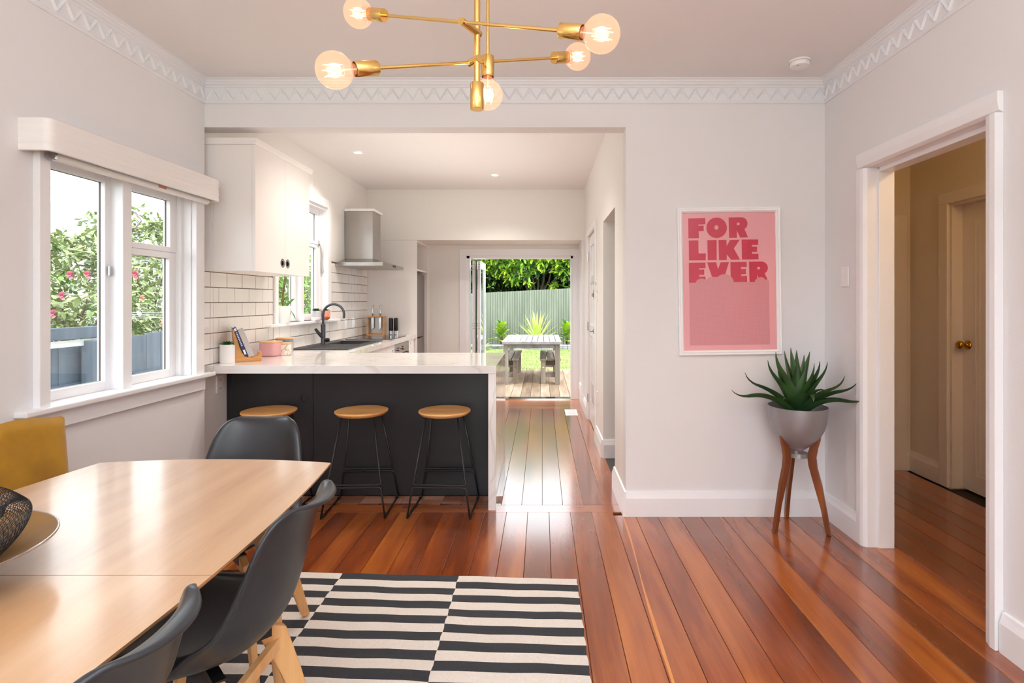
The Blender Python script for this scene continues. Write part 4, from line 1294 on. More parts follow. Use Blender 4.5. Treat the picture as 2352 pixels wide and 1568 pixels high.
# ------------------------------------------------------------------ rug
def rugP(a, b, z):   # a: from right edge to the left; b: from far edge to the near
    return (.165 - a + .006 * (b / 1.0), 2.583 + a * .0495 - b, z)
rg = MB()
CW, SWd, NB = .565, .0555, 43
nx, ny = 3, NB
random.seed(3)
nsub = 6
def rz(a, b):
    return .009 + .0016 * sin(a * 9 + b * 5) * sin(b * 8 - a * 3) + .0008 * sin(b * 40)
vs = {}; V = []; 
def vid(a, b, top=True):
    key = (round(a, 5), round(b, 5), top)
    if key not in vs:
        ed = .0
        jx = .0022 * sin(b * 61 + a * 7); jy = .0022 * sin(a * 23 + b * 11)
        vs[key] = len(V); V.append(rugP(a + jx, b + jy, rz(a, b) if top else .001))
    return vs[key]
Fc = []; Mi = []
for c in range(3):
    for s in range(NB):
        mi = 1 if (s + c) % 2 == 1 else 0        # right column starts cream
        for q in range(nsub):
            a0 = c * CW + CW * q / nsub; a1 = c * CW + CW * (q + 1) / nsub
            b0 = s * SWd; b1 = b0 + SWd / 2; b2 = b0 + SWd
            for (u0, u1) in ((b0, b1), (b1, b2)):
                Fc.append((vid(a1, u0), vid(a1, u1), vid(a0, u1), vid(a0, u0))); Mi.append(mi)
A, B = 3 * CW, NB * SWd
for s in range(NB):
    for (u0, u1) in ((s * SWd, s * SWd + SWd / 2), (s * SWd + SWd / 2, (s + 1) * SWd)):
        m_r = 1 if s % 2 == 1 else 0; m_l = m_r
        Fc.append((vid(0, u0), vid(0, u1), vid(0, u1, False), vid(0, u0, False))); Mi.append(m_r)
        Fc.append((vid(A, u1), vid(A, u0), vid(A, u0, False), vid(A, u1, False))); Mi.append(m_l)
for c in range(3):
    for q in range(nsub):
        a0 = c * CW + CW * q / nsub; a1 = c * CW + CW * (q + 1) / nsub
        Fc.append((vid(a1, 0), vid(a0, 0), vid(a0, 0, False), vid(a1, 0, False))); Mi.append(1 if c == 1 else 0)
        Fc.append((vid(a0, B), vid(a1, B), vid(a1, B, False), vid(a0, B, False))); Mi.append(0)
rg.v = V; rg.f = Fc; rg.m = Mi
o = rg.build('rug', [M_rugw, M_rugb], None, origin=(-.68, 1.4, 0))
tag(o, 'black and cream striped flat-woven rug under the dining table', 'rug')

# ------------------------------------------------------------------ dining table
dt = thing('dining_table', 'large oak dining table with bowed edges and a centre seam', 'table', (-1.16, 1.145, 0))
TZ = .752
TC, TYH = -1.165, .795
def halfw(y):       # y from the centre
    return .412 + .058 * (1 - (y / TYH) ** 2)
def endy(x):        # bowed ends
    return TYH + .045 * (1 - (x / .412) ** 2)
def top_poly(y0, y1, sgn):
    pts = []
    n = 14
    if sgn > 0:
        for i in range(n + 1):
            y = y0 + (TYH - y0) * i / n; pts.append((halfw(y), y))
        for i in range(1, n):
            x = .412 - .824 * i / n; pts.append((x, endy(x)))
        for i in range(n + 1):
            y = TYH + (y0 - TYH) * i / n; pts.append((-halfw(y), y))
    return pts
for sgn in (1, -1):
    P = top_poly(.0008, TYH, 1)
    P = [(a, b * sgn) for a, b in P]
    if sgn < 0: P = P[::-1]
    mb = MB(); n = len(P)
    def ring(sc_, z):
        return [(TC + a * sc_, 1.145 + b * sc_, z) for a, b in P]
    vs_ = ring(1, TZ) + ring(1, TZ - .006) + ring(.965, TZ - .022)
    # keep the seam edge straight: force y near 0
    fs_ = [tuple(range(n))] + [(i, n + i, n + (i + 1) % n, (i + 1) % n) for i in range(n)] + [(n + i, 2 * n + i, 2 * n + (i + 1) % n, n + (i + 1) % n) for i in range(n)] + [tuple(range(2 * n, 3 * n))[::-1]]
    mb.add(vs_, fs_)
    mb.m = [0] + [1] * (len(fs_) - 1)
    mb.build('table_top', [M_oak, M_oakedge], dt, origin='parent')
mb = MB()
frame = [(-.30, .62), (.30, .62)]
mb.box(TC - .32, TC + .32, 1.145 + .50, 1.145 + .52, TZ - .10, TZ - .023); mb.box(TC - .32, TC + .32, 1.145 - .52, 1.145 - .50, TZ - .10, TZ - .023)
mb.box(TC - .32, TC - .30, 1.145 - .50, 1.145 + .50, TZ - .10, TZ - .023); mb.box(TC + .30, TC + .32, 1.145 - .50, 1.145 + .50, TZ - .10, TZ - .023)
mb.build('apron', M_oakedge, dt, origin='parent')
for sx in (-1, 1):
    for sy in (-1, 1):
        MB().cyl((TC + sx * .30, 1.145 + sy * .52, TZ - .023), (TC + sx * .34, 1.145 + sy * .60, 0.010), .030, .018, 16).build('leg', M_beech, dt, origin='parent', smooth=True, autos=40)

# ------------------------------------------------------------------ moulded dining chairs (front towards local -y)
CP = [(-.235, .415), (-.225, .440), (-.19, .448), (-.10, .438), (0, .428), (.09, .430), (.155, .450), (.200, .500), (.228, .580), (.250, .670), (.272, .760), (.290, .815), (.305, .832)]
CP = [(y, z if z < .46 else .43 + (z - .43) * .94) for y, z in CP]
HWs = [.150, .205, .225, .237, .241, .239, .234, .226, .214, .198, .180, .150, .100]
def interp(tab, t):
    n = len(tab) - 1; f = t * n; i = min(n - 1, int(f)); u = f - i
    p0 = tab[max(0, i - 1)]; p1 = tab[i]; p2 = tab[i + 1]; p3 = tab[min(n, i + 2)]
    def cr(a, b, c, d): return .5 * ((2 * b) + (-a + c) * u + (2 * a - 5 * b + 4 * c - d) * u * u + (-a + 3 * b - 3 * c + d) * u ** 3)
    if isinstance(p0, tuple): return tuple(cr(a, b, c, d) for a, b, c, d in zip(p0, p1, p2, p3))
    return cr(p0, p1, p2, p3)
def shell_pt(u, t, inset=0.0):
    s = 2 * u - 1
    y, z = interp(CP, t); w = interp(HWs, t) - inset
    b = max(0.0, min(1.0, (t - .42) / .22))     # 0 seat .. 1 back
    k = abs(s) ** 2.4
    k2 = abs(s) ** 6
    side_up = .050 * (1 - b) * k
    arm = math.exp(-((t - .53) / .13) ** 2)
    z += side_up + .055 * arm * k
    y -= (.060 * b * k) * (1 - .35 * max(0, (t - .75) / .25)) + .035 * arm * k
    # top edge: curls back, dips in the middle
    if t > .8:
        q = (t - .8) / .2
        y += .018 * q * q + .0 * k
        z += .010 * q * (abs(s) ** 2) - .0
    # the rim rolls outwards: backwards along the back, outwards along the seat
    e1 = max(0.0, (abs(s) - .86) / .14); e2 = max(0.0, (t - .93) / .07)
    q = max(e1, e2) ** 2
    y += .020 * q * b
    z += -.004 * q * b
    w += .012 * q * (1 - b)
    x = w * s * (1 - .0)
    return (x, y, z)
def make_chair(label):
    t = thing('dining_chair', label, 'chair', (0, 0, 0), 0, 'grey moulded dining chairs')
    mb = MB(); mb.grid(lambda u, v: shell_pt(u, v), 29, 49)
    mb.build('seat_shell', M_shell, t, smooth=True, solid=.011, sub=1)
    # loose pad moulded to the seat
    mb = MB()
    def pad(u, v, top):
        tt = .045 + v * .47
        # superellipse outline
        s = 2 * u - 1; q = 2 * v - 1
        sh = (1 - abs(q) ** 4) ** .25 if abs(q) < 1 else 0
        p = shell_pt(.5 + (u - .5) * .88 * sh, tt)
        e = (1 - abs(s) ** 4) * (1 - abs(q) ** 4)
        return (p[0], p[1], p[2] + (.012 + .042 * max(0, e) ** .35 if top else .006))
    mb.grid(lambda u, v: pad(u, v, True), 23, 21); mb.grid(lambda u, v: pad(1 - u, v, False), 23, 21)
    mb.build('seat_pad', M_pad, t, smooth=True, weld=False)
    # under frame
    mb = MB()
    for a in (45, 135):
        c, s = cos(radians(a)), sin(radians(a))
        mb.add([(x * c - y * s, x * s + y * c, z) for x, y, z in [(-.17, -.014, .375), (.17, -.014, .375), (.17, .014, .375), (-.17, .014, .375), (-.17, -.014, .41), (.17, -.014, .41), (.17, .014, .41), (-.17, .014, .41)]],
               [(0, 3, 2, 1), (4, 5, 6, 7), (0, 1, 5, 4), (1, 2, 6, 5), (2, 3, 7, 6), (3, 0, 4, 7)])
    mb.cyl((0, 0, .37), (0, 0, .425), .05, seg=20)
    mb.build('cross_frame', M_rod, t)
    for sx in (-1, 1):
        for sy in (-1, 1):
            mb = MB()
            # flat tapering board from under the seat to a splayed foot
            d = Vector((sx, sy, 0)).normalized(); p = Vector((-d.y, d.x, 0))
            def sec(r, z, wr, wt):
                c = Vector((0, 0, z)) + d * r
                return [c - d * wr - p * wt, c + d * wr - p * wt, c + d * wr + p * wt, c - d * wr + p * wt]
            S = [sec(.135, .405, .036, .012), sec(.175, .385, .036, .012), sec(.225, .25, .027, .012), sec(.265, .12, .021, .011), sec(.300, .002, .016, .010)]
            vs_ = [q for s_ in S for q in s_]; fs_ = [(0, 3, 2, 1)]
            for j in range(len(S) - 1):
                for k_ in range(4): fs_.append((j * 4 + k_, j * 4 + (k_ + 1) % 4, j * 4 + 4 + (k_ + 1) % 4, j * 4 + 4 + k_))
            j = len(S) - 1; fs_.append((j * 4, j * 4 + 1, j * 4 + 2, j * 4 + 3))
            mb.add(vs_, fs_).build('leg', M_beech, t, bevel=.004)
    # pale wooden tie between the legs
    for sgn in (-1, 1): MB().box(-.145, .145, sgn * .135 - .009, sgn * .135 + .009, .325, .36).build('brace', M_beech, t)
    return t
ch = make_chair('grey moulded chair with black seat pad on the long side, drawn farther up the table')
ch.location = (-.89, 1.42, .012); ch.rotation_euler = (0, 0, radians(-90))
ch['label'] = 'grey moulded chair with black seat pad standing fully in view on the rug'
dup(ch, (-.90, .842, .012), radians(-88), 'grey moulded chair cropped by the lower edge, nearest the camera')
dup(ch, (-1.195, 2.06, .012), radians(2), 'grey moulded chair at the far head of the table before the stools')

# ------------------------------------------------------------------ mustard velvet chair
vc = thing('upholstered_chair', 'mustard velvet upholstered dining chair beside the window', 'chair', (-1.70, 1.87, 0), radians(88))
# local: front towards -y  -> rotated so it faces +x
mb = MB()
def vback(u, v, side):
    s = 2 * u - 1
    w = .255 + .02 * v
    z = .42 + .472 * v - .012 * abs(s) ** 3 * v + .006 * sin(s * 5) * v
    y = .155 + .055 * v + .012 * s * s * -1
    edge = (1 - abs(s) ** 8) * (1 - max(0, (v - .9) / .1) ** 3)
    th = .030 * max(0.0, edge) ** .4
    return (s * w, y - th if side else y + th, z)
mb.grid(lambda u, v: vback(u, v, True), 25, 21); mb.grid(lambda u, v: vback(1 - u, v, False), 25, 21)
mb.build('backrest', M_velvet, vc, smooth=True, sub=1)
mb = MB(); mb.box(-.25, .25, -.25, .19, .36, .47); mb.build('seat', M_velvet, vc, bevel=.03, bseg=4)
for sx in (-1, 1):
    for sy in (-1, 1):
        MB().cyl((sx * .20, sy * .18 - .02, .36), (sx * .225, sy * .2 - .02, 0), .016, .010, 12).build('leg', M_rod, vc, smooth=True, autos=40)

# ------------------------------------------------------------------ gold plate and wire bowl
gx, gy = -1.242, 1.052
gpz = TZ
pl = thing('pedestal_dish', 'shallow gold metal dish on the table holding the wire bowl', 'dish', (gx, gy, gpz))
MB().lathe([(0, 0), (.075, 0), (.078, .003), (.095, .016), (.15, .045), (.228, .080), (.231, .083), (.228, .086), (.15, .052), (.09, .022), (.05, .012), (0, .010)], (0, 0, 0), 96).build('dish', M_gold, pl, smooth=True, autos=60)
MB().tube([(.230 * cos(a * pi / 48), .230 * sin(a * pi / 48), .084) for a in range(96)], .0028, 8, closed=True).build('rim', M_chrome, pl, smooth=True)
wb = thing('wire_bowl', 'black wire mesh bowl with folded rim resting in the gold dish', 'bowl', (gx + .0, gy + .005, gpz + .013))
prof = [(.05, .000), (.09, .010), (.130, .033), (.160, .066), (.178, .098), (.184, .124), (.178, .142), (.162, .149), (.146, .140), (.138, .120), (.118, .088), (.09, .05), (.06, .025)]
NA = 128
rows = 38
V = []; 
for j in range(rows):
    t = j / (rows - 1)
    r, z = interp(prof, t)
    for i in range(NA):
        a = 2 * pi * (i + .5 * (j % 2)) / NA
        wob = 1 + .035 * sin(3 * a + .8) * (t) + .02 * sin(5 * a)
        V.append((r * wob * cos(a), r * wob * sin(a), z + .010 * sin(3 * a + 1.7) * min(1, t * 1.4)))
E = []
for j in range(rows - 1):
    for i in range(NA):
        a = j * NA + i
        if j % 2 == 0: b, c = (j + 1) * NA + i, (j + 1) * NA + (i - 1) % NA
        else: b, c = (j + 1) * NA + i, (j + 1) * NA + (i + 1) % NA
        E.append((a, b)); E.append((a, c))
mb = MB()
rad = .00062
for a, b in E:
    p = Vector(V[a]); q = Vector(V[b]); d = (q - p).normalized()
    n1 = d.cross(Vector((0, 0, 1)));  n1 = n1.normalized() if n1.length > 1e-4 else Vector((1, 0, 0)); n2 = d.cross(n1)
    o3 = [n1 * rad, (n1 * -.5 + n2 * .866) * rad, (n1 * -.5 - n2 * .866) * rad]
    mb.add([p + k_ for k_ in o3] + [q + k_ for k_ in o3], [(0, 1, 4, 3), (1, 2, 5, 4), (2, 0, 3, 5)])
o = mb.build('mesh_wall', M_mesh, wb); kind(o, 'stuff')

# ------------------------------------------------------------------ planter with agave
PX, PY = 1.49, 3.175
pt = thing('plant_stand', 'grey metal bowl planter on three curved walnut legs in the corner', 'planter', (PX, PY, 0))
MB().lathe([(0, .458), (.03, .460), (.07, .490), (.115, .535), (.142, .585), (.156, .640), (.162, .700), (.163, .716), (.160, .717), (.157, .700), (.151, .640), (.137, .587), (.11, .54), (.06, .51), (0, .50)], (0, 0, 0), 64).build('bowl', M_pot, pt, smooth=True, autos=60)
MB().lathe([(.052, .422), (.056, .422), (.056, .446), (.052, .446), (.052, .422)], (0, 0, 0), 40).build('support_ring', M_pot, pt, smooth=True, autos=40)
outer = [(.112, .588), (.125, .565), (.122, .53), (.108, .48), (.100, .43), (.106, .37), (.130, .276), (.158, .118), (.176, 0)]
inner = [(.150, 0), (.122, .145), (.082, .289), (.058, .381), (.052, .44), (.066, .487), (.090, .53), (.104, .575)]
for ang in (198.5, 325.5, 87):
    a = radians(ang); d = Vector((cos(a), sin(a), 0)); p = Vector((-sin(a), cos(a), 0))
    poly = outer + inner
    mb = MB(); n = len(poly)
    vs_ = [d * r + p * (-.0105) + Vector((0, 0, z)) for r, z in poly] + [d * r + p * .0105 + Vector((0, 0, z)) for r, z in poly]
    no, ni = len(outer), len(inner)
    fs_ = []
    # strips between outer and inner profiles
    def strip(off, rev):
        out = []
        O = list(range(no)); I = list(range(n - 1, no - 1, -1))   # both from the top down
        i = j = 0
        while i < no - 1 or j < ni - 1:
            if j >= ni - 1 or (i < no - 1 and poly[O[i + 1]][1] > poly[I[j + 1]][1]):
                f = (O[i] + off, O[i + 1] + off, I[j] + off); i += 1
            else:
                f = (O[i] + off, I[j + 1] + off, I[j] + off); j += 1
            out.append(f[::-1] if rev else f)
        return out
    fs_ += strip(0, False) + strip(n, True)
    fs_ += [(i, n + i, n + (i + 1) % n, (i + 1) % n) for i in range(n)]
    mb.add(vs_, fs_).build('leg', M_walnut, pt, bevel=.004)
ag = thing('agave', 'dark green agave with long curling pointed leaves in the grey planter', 'plant', (PX, PY, .52))
MB().lathe([(0, .0), (.10, .0), (.105, .012), (0, .02)], (0, 0, 0), 24).build('soil', M_soil, ag)
def agave_leaf(az, el0, el1, L, W, m, tipup=.5, r0=.015, z0=.015):
    d = Vector((cos(az), sin(az), 0)); side = Vector((-sin(az), cos(az), 0))
    n = 16; P = d * r0 + Vector((0, 0, z0)); vs_ = []; fs_ = []
    for i in range(n + 1):
        t = i / n
        if t < .72: el = el0 + (el1 - el0) * (t / .72) ** 1.2
        else: el = el1 + tipup * ((t - .72) / .28) ** 1.5
        D = d * cos(el) + Vector((0, 0, 1)) * sin(el)
        N = -d * sin(el) + Vector((0, 0, 1)) * cos(el)
        w = W * .5 * (.62 + .95 * t - .2 * t * t if t < .35 else 0)
        if t >= .35:
            w = W * .5 * (.93 * (1 - ((t - .35) / .65) ** 1.15) + .02)
        ch_ = .5 * w
        th = .010 * (1 - t) + .001
        if i: P = P + D * (L / n)
        vs_ += [P - side * w + N * ch_, P - side * w * .5 + N * ch_ * .2, P, P + side * w * .5 + N * ch_ * .2, P + side * w + N * ch_,
                P + side * w * .5 - N * th, P - N * th * 1.4, P - side * w * .5 - N * th]
    for i in range(n):
        for k_ in range(8):
            fs_.append((i * 8 + k_, i * 8 + (k_ + 1) % 8, i * 8 + 8 + (k_ + 1) % 8, i * 8 + 8 + k_))
    fs_.append(tuple(range(8))); fs_.append(tuple(n * 8 + k_ for k_ in range(8))[::-1])
    return MB().add(vs_, fs_).build('leaf', m, ag, smooth=True, autos=70)
R = radians
for az, el0, el1, L, W, tip in [
        (184, 56, -6, .44, .085, 50), (176, 62, 20, .40, .085, 50), (320, 58, -4, .40, .085, 50), (328, 62, 16, .39, .08, 45), (308, 66, 26, .38, .08, 50),
        (62, 78, 55, .30, .08, 30), (118, 78, 52, .30, .08, 30), (222, 76, 20, .24, .10, -30), (272, 80, 30, .27, .12, -110), (305, 78, 45, .26, .10, -60)]:
    agave_leaf(R(az), R(el0), R(el1), L, W, M_agave, R(tip), r0=.012, z0=.125)
for az, el0, el1, L, W, tip in [
        (178, 78, 52, .40, .10, 32), (196, 80, 60, .44, .10, 28), (335, 78, 56, .39, .10, 28), (352, 80, 62, .38, .09, 28), (322, 84, 68, .36, .10, 25),
        (245, 87, 80, .36, .13, 10), (292, 86, 76, .34, .12, 10)]:
    agave_leaf(R(az), R(el0), R(el1), L, W, M_agave, R(tip), r0=.01, z0=.10)
for az, el0, el1, L, W, tip in [(140, 84, 76, .40, .10, 10), (70, 86, 80, .40, .08, 10), (300, 88, 80, .38, .10, 10), (200, 88, 80, .42, .10, 6), (15, 86, 72, .40, .10, 8)]:
    agave_leaf(R(az), R(el0), R(el1), L, W, M_agavet, R(tip), r0=.005, z0=.12)

# ------------------------------------------------------------------ poster
ps = thing('framed_poster', 'framed pink poster reading FOR LIKE EVER in crimson letters', 'poster', (1.158, YB, 1.449))
KS = .0026960 / 4.127
rot = radians(.85)
def PP(cx_, cy_, dep):
    dx, dy = (cx_ - 594.0), -(cy_ - 768.0)
    c, s_ = cos(0), sin(0)
    return (dx * KS, -dep, dy * KS)
def rot_local(mb):
    return mb
ps.rotation_euler = (0, -rot, 0)
# letters measured in the slanted photograph: straighten by -rot
def PQ(cx_, cy_, dep):
    dx, dz = (cx_ - 594.0) * KS, -(cy_ - 768.0) * KS
    c, s_ = cos(-rot), sin(-rot)
    return (dx * c - dz * s_, -dep, dx * s_ + dz * c)
Wd, Hd = .634, .910
mb = MB()
fw = .030
def fr_prof(o_):   # o_: 0 outer .. fw inner -> depth
    return [(0, 0), (0, .016), (.006, .020), (.013, .017), (.020, .020), (.027, .014), (fw, .011), (fw, 0)]
Pf = fr_prof(0)
cor = [(-Wd / 2, -Hd / 2, 1, 1), (Wd / 2, -Hd / 2, -1, 1), (Wd / 2, Hd / 2, -1, -1), (-Wd / 2, Hd / 2, 1, -1)]
vs_ = []
for (x_, z_, sx, sz) in cor:
    for o_, d_ in Pf: vs_.append((x_ + sx * o_, -d_ - .002, z_ + sz * o_))
fs_ = []
for c in range(4):
    for k_ in range(7): fs_.append((c * 8 + k_, c * 8 + k_ + 1, ((c + 1) % 4) * 8 + k_ + 1, ((c + 1) % 4) * 8 + k_))
mb.add(vs_, fs_).build('frame', M_frame, ps)
MB().box(-Wd / 2 + fw - .002, Wd / 2 - fw + .002, -.006, -.003, -Hd / 2 + fw - .002, Hd / 2 - fw + .002).build('print_sheet', M_pink, ps)
def poly_fill(mb, pts, dep, holes=()):
    from mathutils.geometry import tessellate_polygon
    loops = [[Vector(PQ(a, b, dep)) for a, b in pts]] + [[Vector(PQ(a, b, dep)) for a, b in h] for h in holes]
    flat = [p for l in loops for p in l]
    loops2 = [[Vector((p.x, p.z, 0)) for p in l] for l in loops]
    tris = tessellate_polygon(loops2)
    fs2 = []
    for t_ in tris:
        a, b, c = [flat[i] for i in t_]
        nrm = (b - a).cross(c - a)
        fs2.append(tuple(t_) if nrm.y < 0 else tuple(t_)[::-1])
    mb.add(flat, fs2)
L = MB(); dp = .0065
def ell(cx_, cy_, rx, ry, n=40, a0=0, a1=2 * pi):
    return [(cx_ + rx * cos(a0 + (a1 - a0) * k_ / n), cy_ + ry * sin(a0 + (a1 - a0) * k_ / n)) for k_ in range(n + (0 if abs(a1 - a0 - 2 * pi) < 1e-6 else 1))]
poly_fill(L, [(204, 174), (365, 171), (367, 229), (300, 232), (300, 243), (350, 241), (351, 292), (303, 295), (305, 360), (207, 362)], dp)
poly_fill(L, ell(473, 262, 97, 97), dp, [ell(471, 259, 19, 22, 20)])
def Rr(ox, oy):
    bowl = ell(705, 222, 60, 60, 12, -pi / 2, pi * .33)
    pts = [(586, 164)] + bowl + [(770, 352), (696, 355), (664, 288), (664, 356), (591, 357)]
    hole = [(664, 214), (686, 213), (692, 219), (692, 230), (686, 236), (664, 237)]
    sh = lambda l: [(a + ox, b + oy) for a, b in l]
    return sh(pts), [sh(hole)]
a_, h_ = Rr(0, 0); poly_fill(L, a_, dp, h_)
poly_fill(L, [(209, 382), (300, 380), (302, 504), (371, 504), (370, 569), (212, 571)], dp)
poly_fill(L, [(385, 379), (473, 377), (474, 567), (389, 569)], dp)
poly_fill(L, [(491, 377), (566, 376), (568, 435), (600, 377), (692, 375), (636, 458), (695, 563), (612, 566), (569, 515), (569, 567), (496, 568)], dp)
poly_fill(L, [(709, 373), (866, 372), (866, 424), (807, 425), (807, 441), (855, 441), (856, 489), (808, 490), (808, 508), (868, 508), (870, 560), (712, 563)], dp)
poly_fill(L, [(210, 592), (368, 590), (369, 643), (308, 645), (308, 658), (356, 657), (356, 707), (308, 708), (309, 725), (368, 724), (369, 780), (212, 783)], dp)
poly_fill(L, [(383, 589), (468, 588), (487, 655), (510, 588), (590, 587), (532, 776), (446, 778)], dp)
poly_fill(L, [(603, 586), (757, 584), (758, 633), (704, 634), (704, 652), (749, 651), (750, 700), (705, 702), (706, 717), (760, 716), (763, 774), (607, 777)], dp)
a_, h_ = Rr(193, 419); a_[-1] = (784, 774); a_[0] = (779, 583); poly_fill(L, a_, dp, h_)
L.build('lettering', M_red, ps)
Cc = MB()
cloud = [(213, 783), (276, 783)] + ell(330, 790, 55, 48, 10, pi * 1.05, pi * 1.75) + [(385, 745)] + ell(430, 762, 46, 38, 8, pi * 1.15, pi * 1.7) + [(468, 725)] + \
    ell(548, 775, 86, 74, 16, pi * 1.22, pi * 1.98) + [(636, 775), (836, 774)] + ell(856, 768, 22, 22, 5, pi * 1.05, pi * 1.5) + ell(893, 760, 40, 31, 10, pi * 1.2, pi * 1.85) + ell(940, 778, 30, 28, 6, pi * 1.35, pi * 1.95) + [(970, 780), (978, 1365), (220, 1375)]
poly_fill(Cc, cloud, dp + .0006)
Cc.build('halftone_cloud', M_half, ps)
MB().box(-Wd / 2 + fw - .002, Wd / 2 - fw + .002, -.0105, -.0090, -Hd / 2 + fw - .002, Hd / 2 - fw + .002).build('glazing', M_pglass, ps)

# ------------------------------------------------------------------ small fittings
ls = thing('light_switch', 'white light switch plate on the wall beside the hall doorway', 'switch', (XR, 3.137, 1.468))
MB().box(-.009, -.0005, -.037, .037, -.058, .058).build('plate', M_plastic, ls, bevel=.003)
for dz in (-.012, .012): MB().box(-.013, -.009, -.007, .007, dz - .008, dz + .008).build('rocker', M_plastic, ls, bevel=.002)
so = thing('power_outlet', 'white double power outlet on the wall under the peninsula end', 'outlet', (XK, 3.62, .775))
MB().box(.0005, .010, -.036, .036, -.058, .058).build('plate', M_plastic, so, bevel=.003)
for dz in (-.028, .028): MB().box(.010, .013, -.012, .012, dz - .006, dz + .006).build('socket_face', M_greycer, so)
so2 = thing('power_outlet', 'white power outlet low on the corridor wall by the door', 'outlet', (XC, 5.06, .43))
MB().box(-.010, -.0005, -.036, .036, -.058, .058).build('plate', M_plastic, so2, bevel=.003)
tk = thing('wall_control', 'white wall control with dark display beside the corridor door', 'thermostat', (XC, 5.08, 1.47))
MB().box(-.014, -.0005, -.035, .035, -.055, .055).build('plate', M_plastic, tk, bevel=.003)
MB().box(-.016, -.014, -.012, .012, .0, .035).build('display', M_slot, tk)
tk2 = thing('light_switch', 'small white switch under the wall control by the corridor door', 'switch', (XC, 5.08, 1.365))
MB().box(-.010, -.0005, -.03, .03, -.03, .03).build('plate', M_plastic, tk2, bevel=.003)
MB().box(-.013, -.010, -.01, .01, -.01, .01).build('rocker', M_greycer, tk2)
sm = thing('smoke_alarm', 'round white smoke alarm on the ceiling near the right cornice', 'smoke alarm', (1.468, 3.10, CZ))
MB().lathe([(0, -.0005), (.058, -.0005), (.058, -.010), (.055, -.012)], (0, 0, 0), 36).build('base', M_plastic, sm, smooth=True, autos=40)
MB().lathe([(.053, -.012), (.053, -.026), (.048, -.034), (.02, -.037), (0, -.037)], (0, 0, 0), 36).build('cover', M_plastic, sm, smooth=True, autos=40)
MB().lathe([(0, -.0375), (.003, -.0375), (.003, -.036)], (-.02, -.02, 0), 10).build('indicator', M_slot, sm)
for i, (x_, y_) in enumerate(((-1.70, 5.02), (-.512, 5.925), (-1.15, 3.95), (-.35, 4.25))):  # last two are unseen additions for extra kitchen light
    dl = thing('downlight', ('recessed white downlight in the kitchen ceiling nearer the tiled wall', 'recessed white downlight in the kitchen ceiling nearer the garden door',
                             'added fill downlight, unseen behind the beam over the wall cabinet', 'added fill downlight, unseen behind the beam over the passage end')[i], 'downlight', (x_, y_, CZ))
    MB().lathe([(.034, -.004), (.048, -.004), (.052, -.001)], (0, 0, 0), 32).build('trim_ring', M_plastic, dl, smooth=True)
    MB().lathe([(0, -.003), (.034, -.003)], (0, 0, 0), 32).build('lens', M_down, dl)
    lamp('downlight_beam', 'SPOT', (x_, y_, CZ - .02), 52, (1.0, 0.91, 0.80), (0, 0, 0), spot_size=radians(130), spot_blend=.8, shadow_soft_size=.04)
fv = thing('floor_vent', 'white rectangular floor vent cover near the garden door', 'vent', (.345, 6.455, 0))
mb = MB(); mb.box(-.072, .072, -.17, .17, .0, .006); mb.build('plate', M_plastic, fv, bevel=.002)
for i in range(7): MB().box(-.05, .05, -.13 + i * .04, -.118 + i * .04, .006, .0072).build('slot', M_greycer, fv)

# ------------------------------------------------------------------ chandelier
cd = thing('chandelier', 'brushed brass chandelier with tilted arms and round filament bulbs', 'chandelier', (-.198, 1.66, CZ))
O = 'parent'
pxx, pyy = -.198, 1.66
MB().lathe([(0, -.0005), (.06, -.0005), (.06, -.02), (.055, -.026), (0, -.026)], (pxx, pyy, CZ), 32).build('ceiling_rose', M_brass, cd, origin=O, smooth=True, autos=40)
MB().cyl((pxx, pyy, 1.98), (pxx, pyy, CZ - .02), .0095, seg=20).build('pole', M_brass, cd, origin=O, smooth=True, autos=40)
MB().lathe([(0, 0), (.0195, 0), (.021, .002), (.021, .078), (.0195, .080), (0, .080)], (pxx, pyy, 1.912), 32).build('pole_end', M_brass, cd, origin=O, smooth=True, autos=40)
def bulb_at(P0, d, parent):
    """P0: socket's outer mouth, d: direction"""
    d = Vector(d).normalized()
    gl = [(.0125, -.005), (.0125, .004), (.017, .012), (.026, .020)]
    R_ = .0475; c0 = .062
    for k_ in range(25):
        a = -pi * .33 + (pi * .83) * k_ / 24
        gl.append((R_ * cos(a) if k_ < 24 else 0, c0 + R_ * sin(a)))
    gb = MB().lathe(gl, P0, 36, d).build('bulb', M_bulb, parent, origin=O, smooth=True)
    q = Vector((0, 0, 1)).rotation_difference(d)
    mb = MB(); P0 = Vector(P0)
    pts_ = []
    for s_ in range(5):
        a = 2 * pi * s_ / 5
        a2 = 2 * pi * (s_ + .5) / 5
        pts_.append(P0 + q @ Vector((.014 * cos(a), .014 * sin(a), .040 if s_ % 1 == 0 else .09)))
        pts_.append(P0 + q @ Vector((.015 * cos(a2), .015 * sin(a2), .088)))
    mb.tube(pts_, .0007, 5, closed=True)
    mb.build('filament', M_fil, gb, origin=O)
    MB().tube([P0, P0 + d * .038], .0018, 6).build('filament_stem', M_greycer, gb, origin=O)
    return gb
def bulb_light(P, e=0.7):
    lamp('bulb_light', 'POINT', P, e, (1.0, 0.64, 0.44), shadow_soft_size=.02)
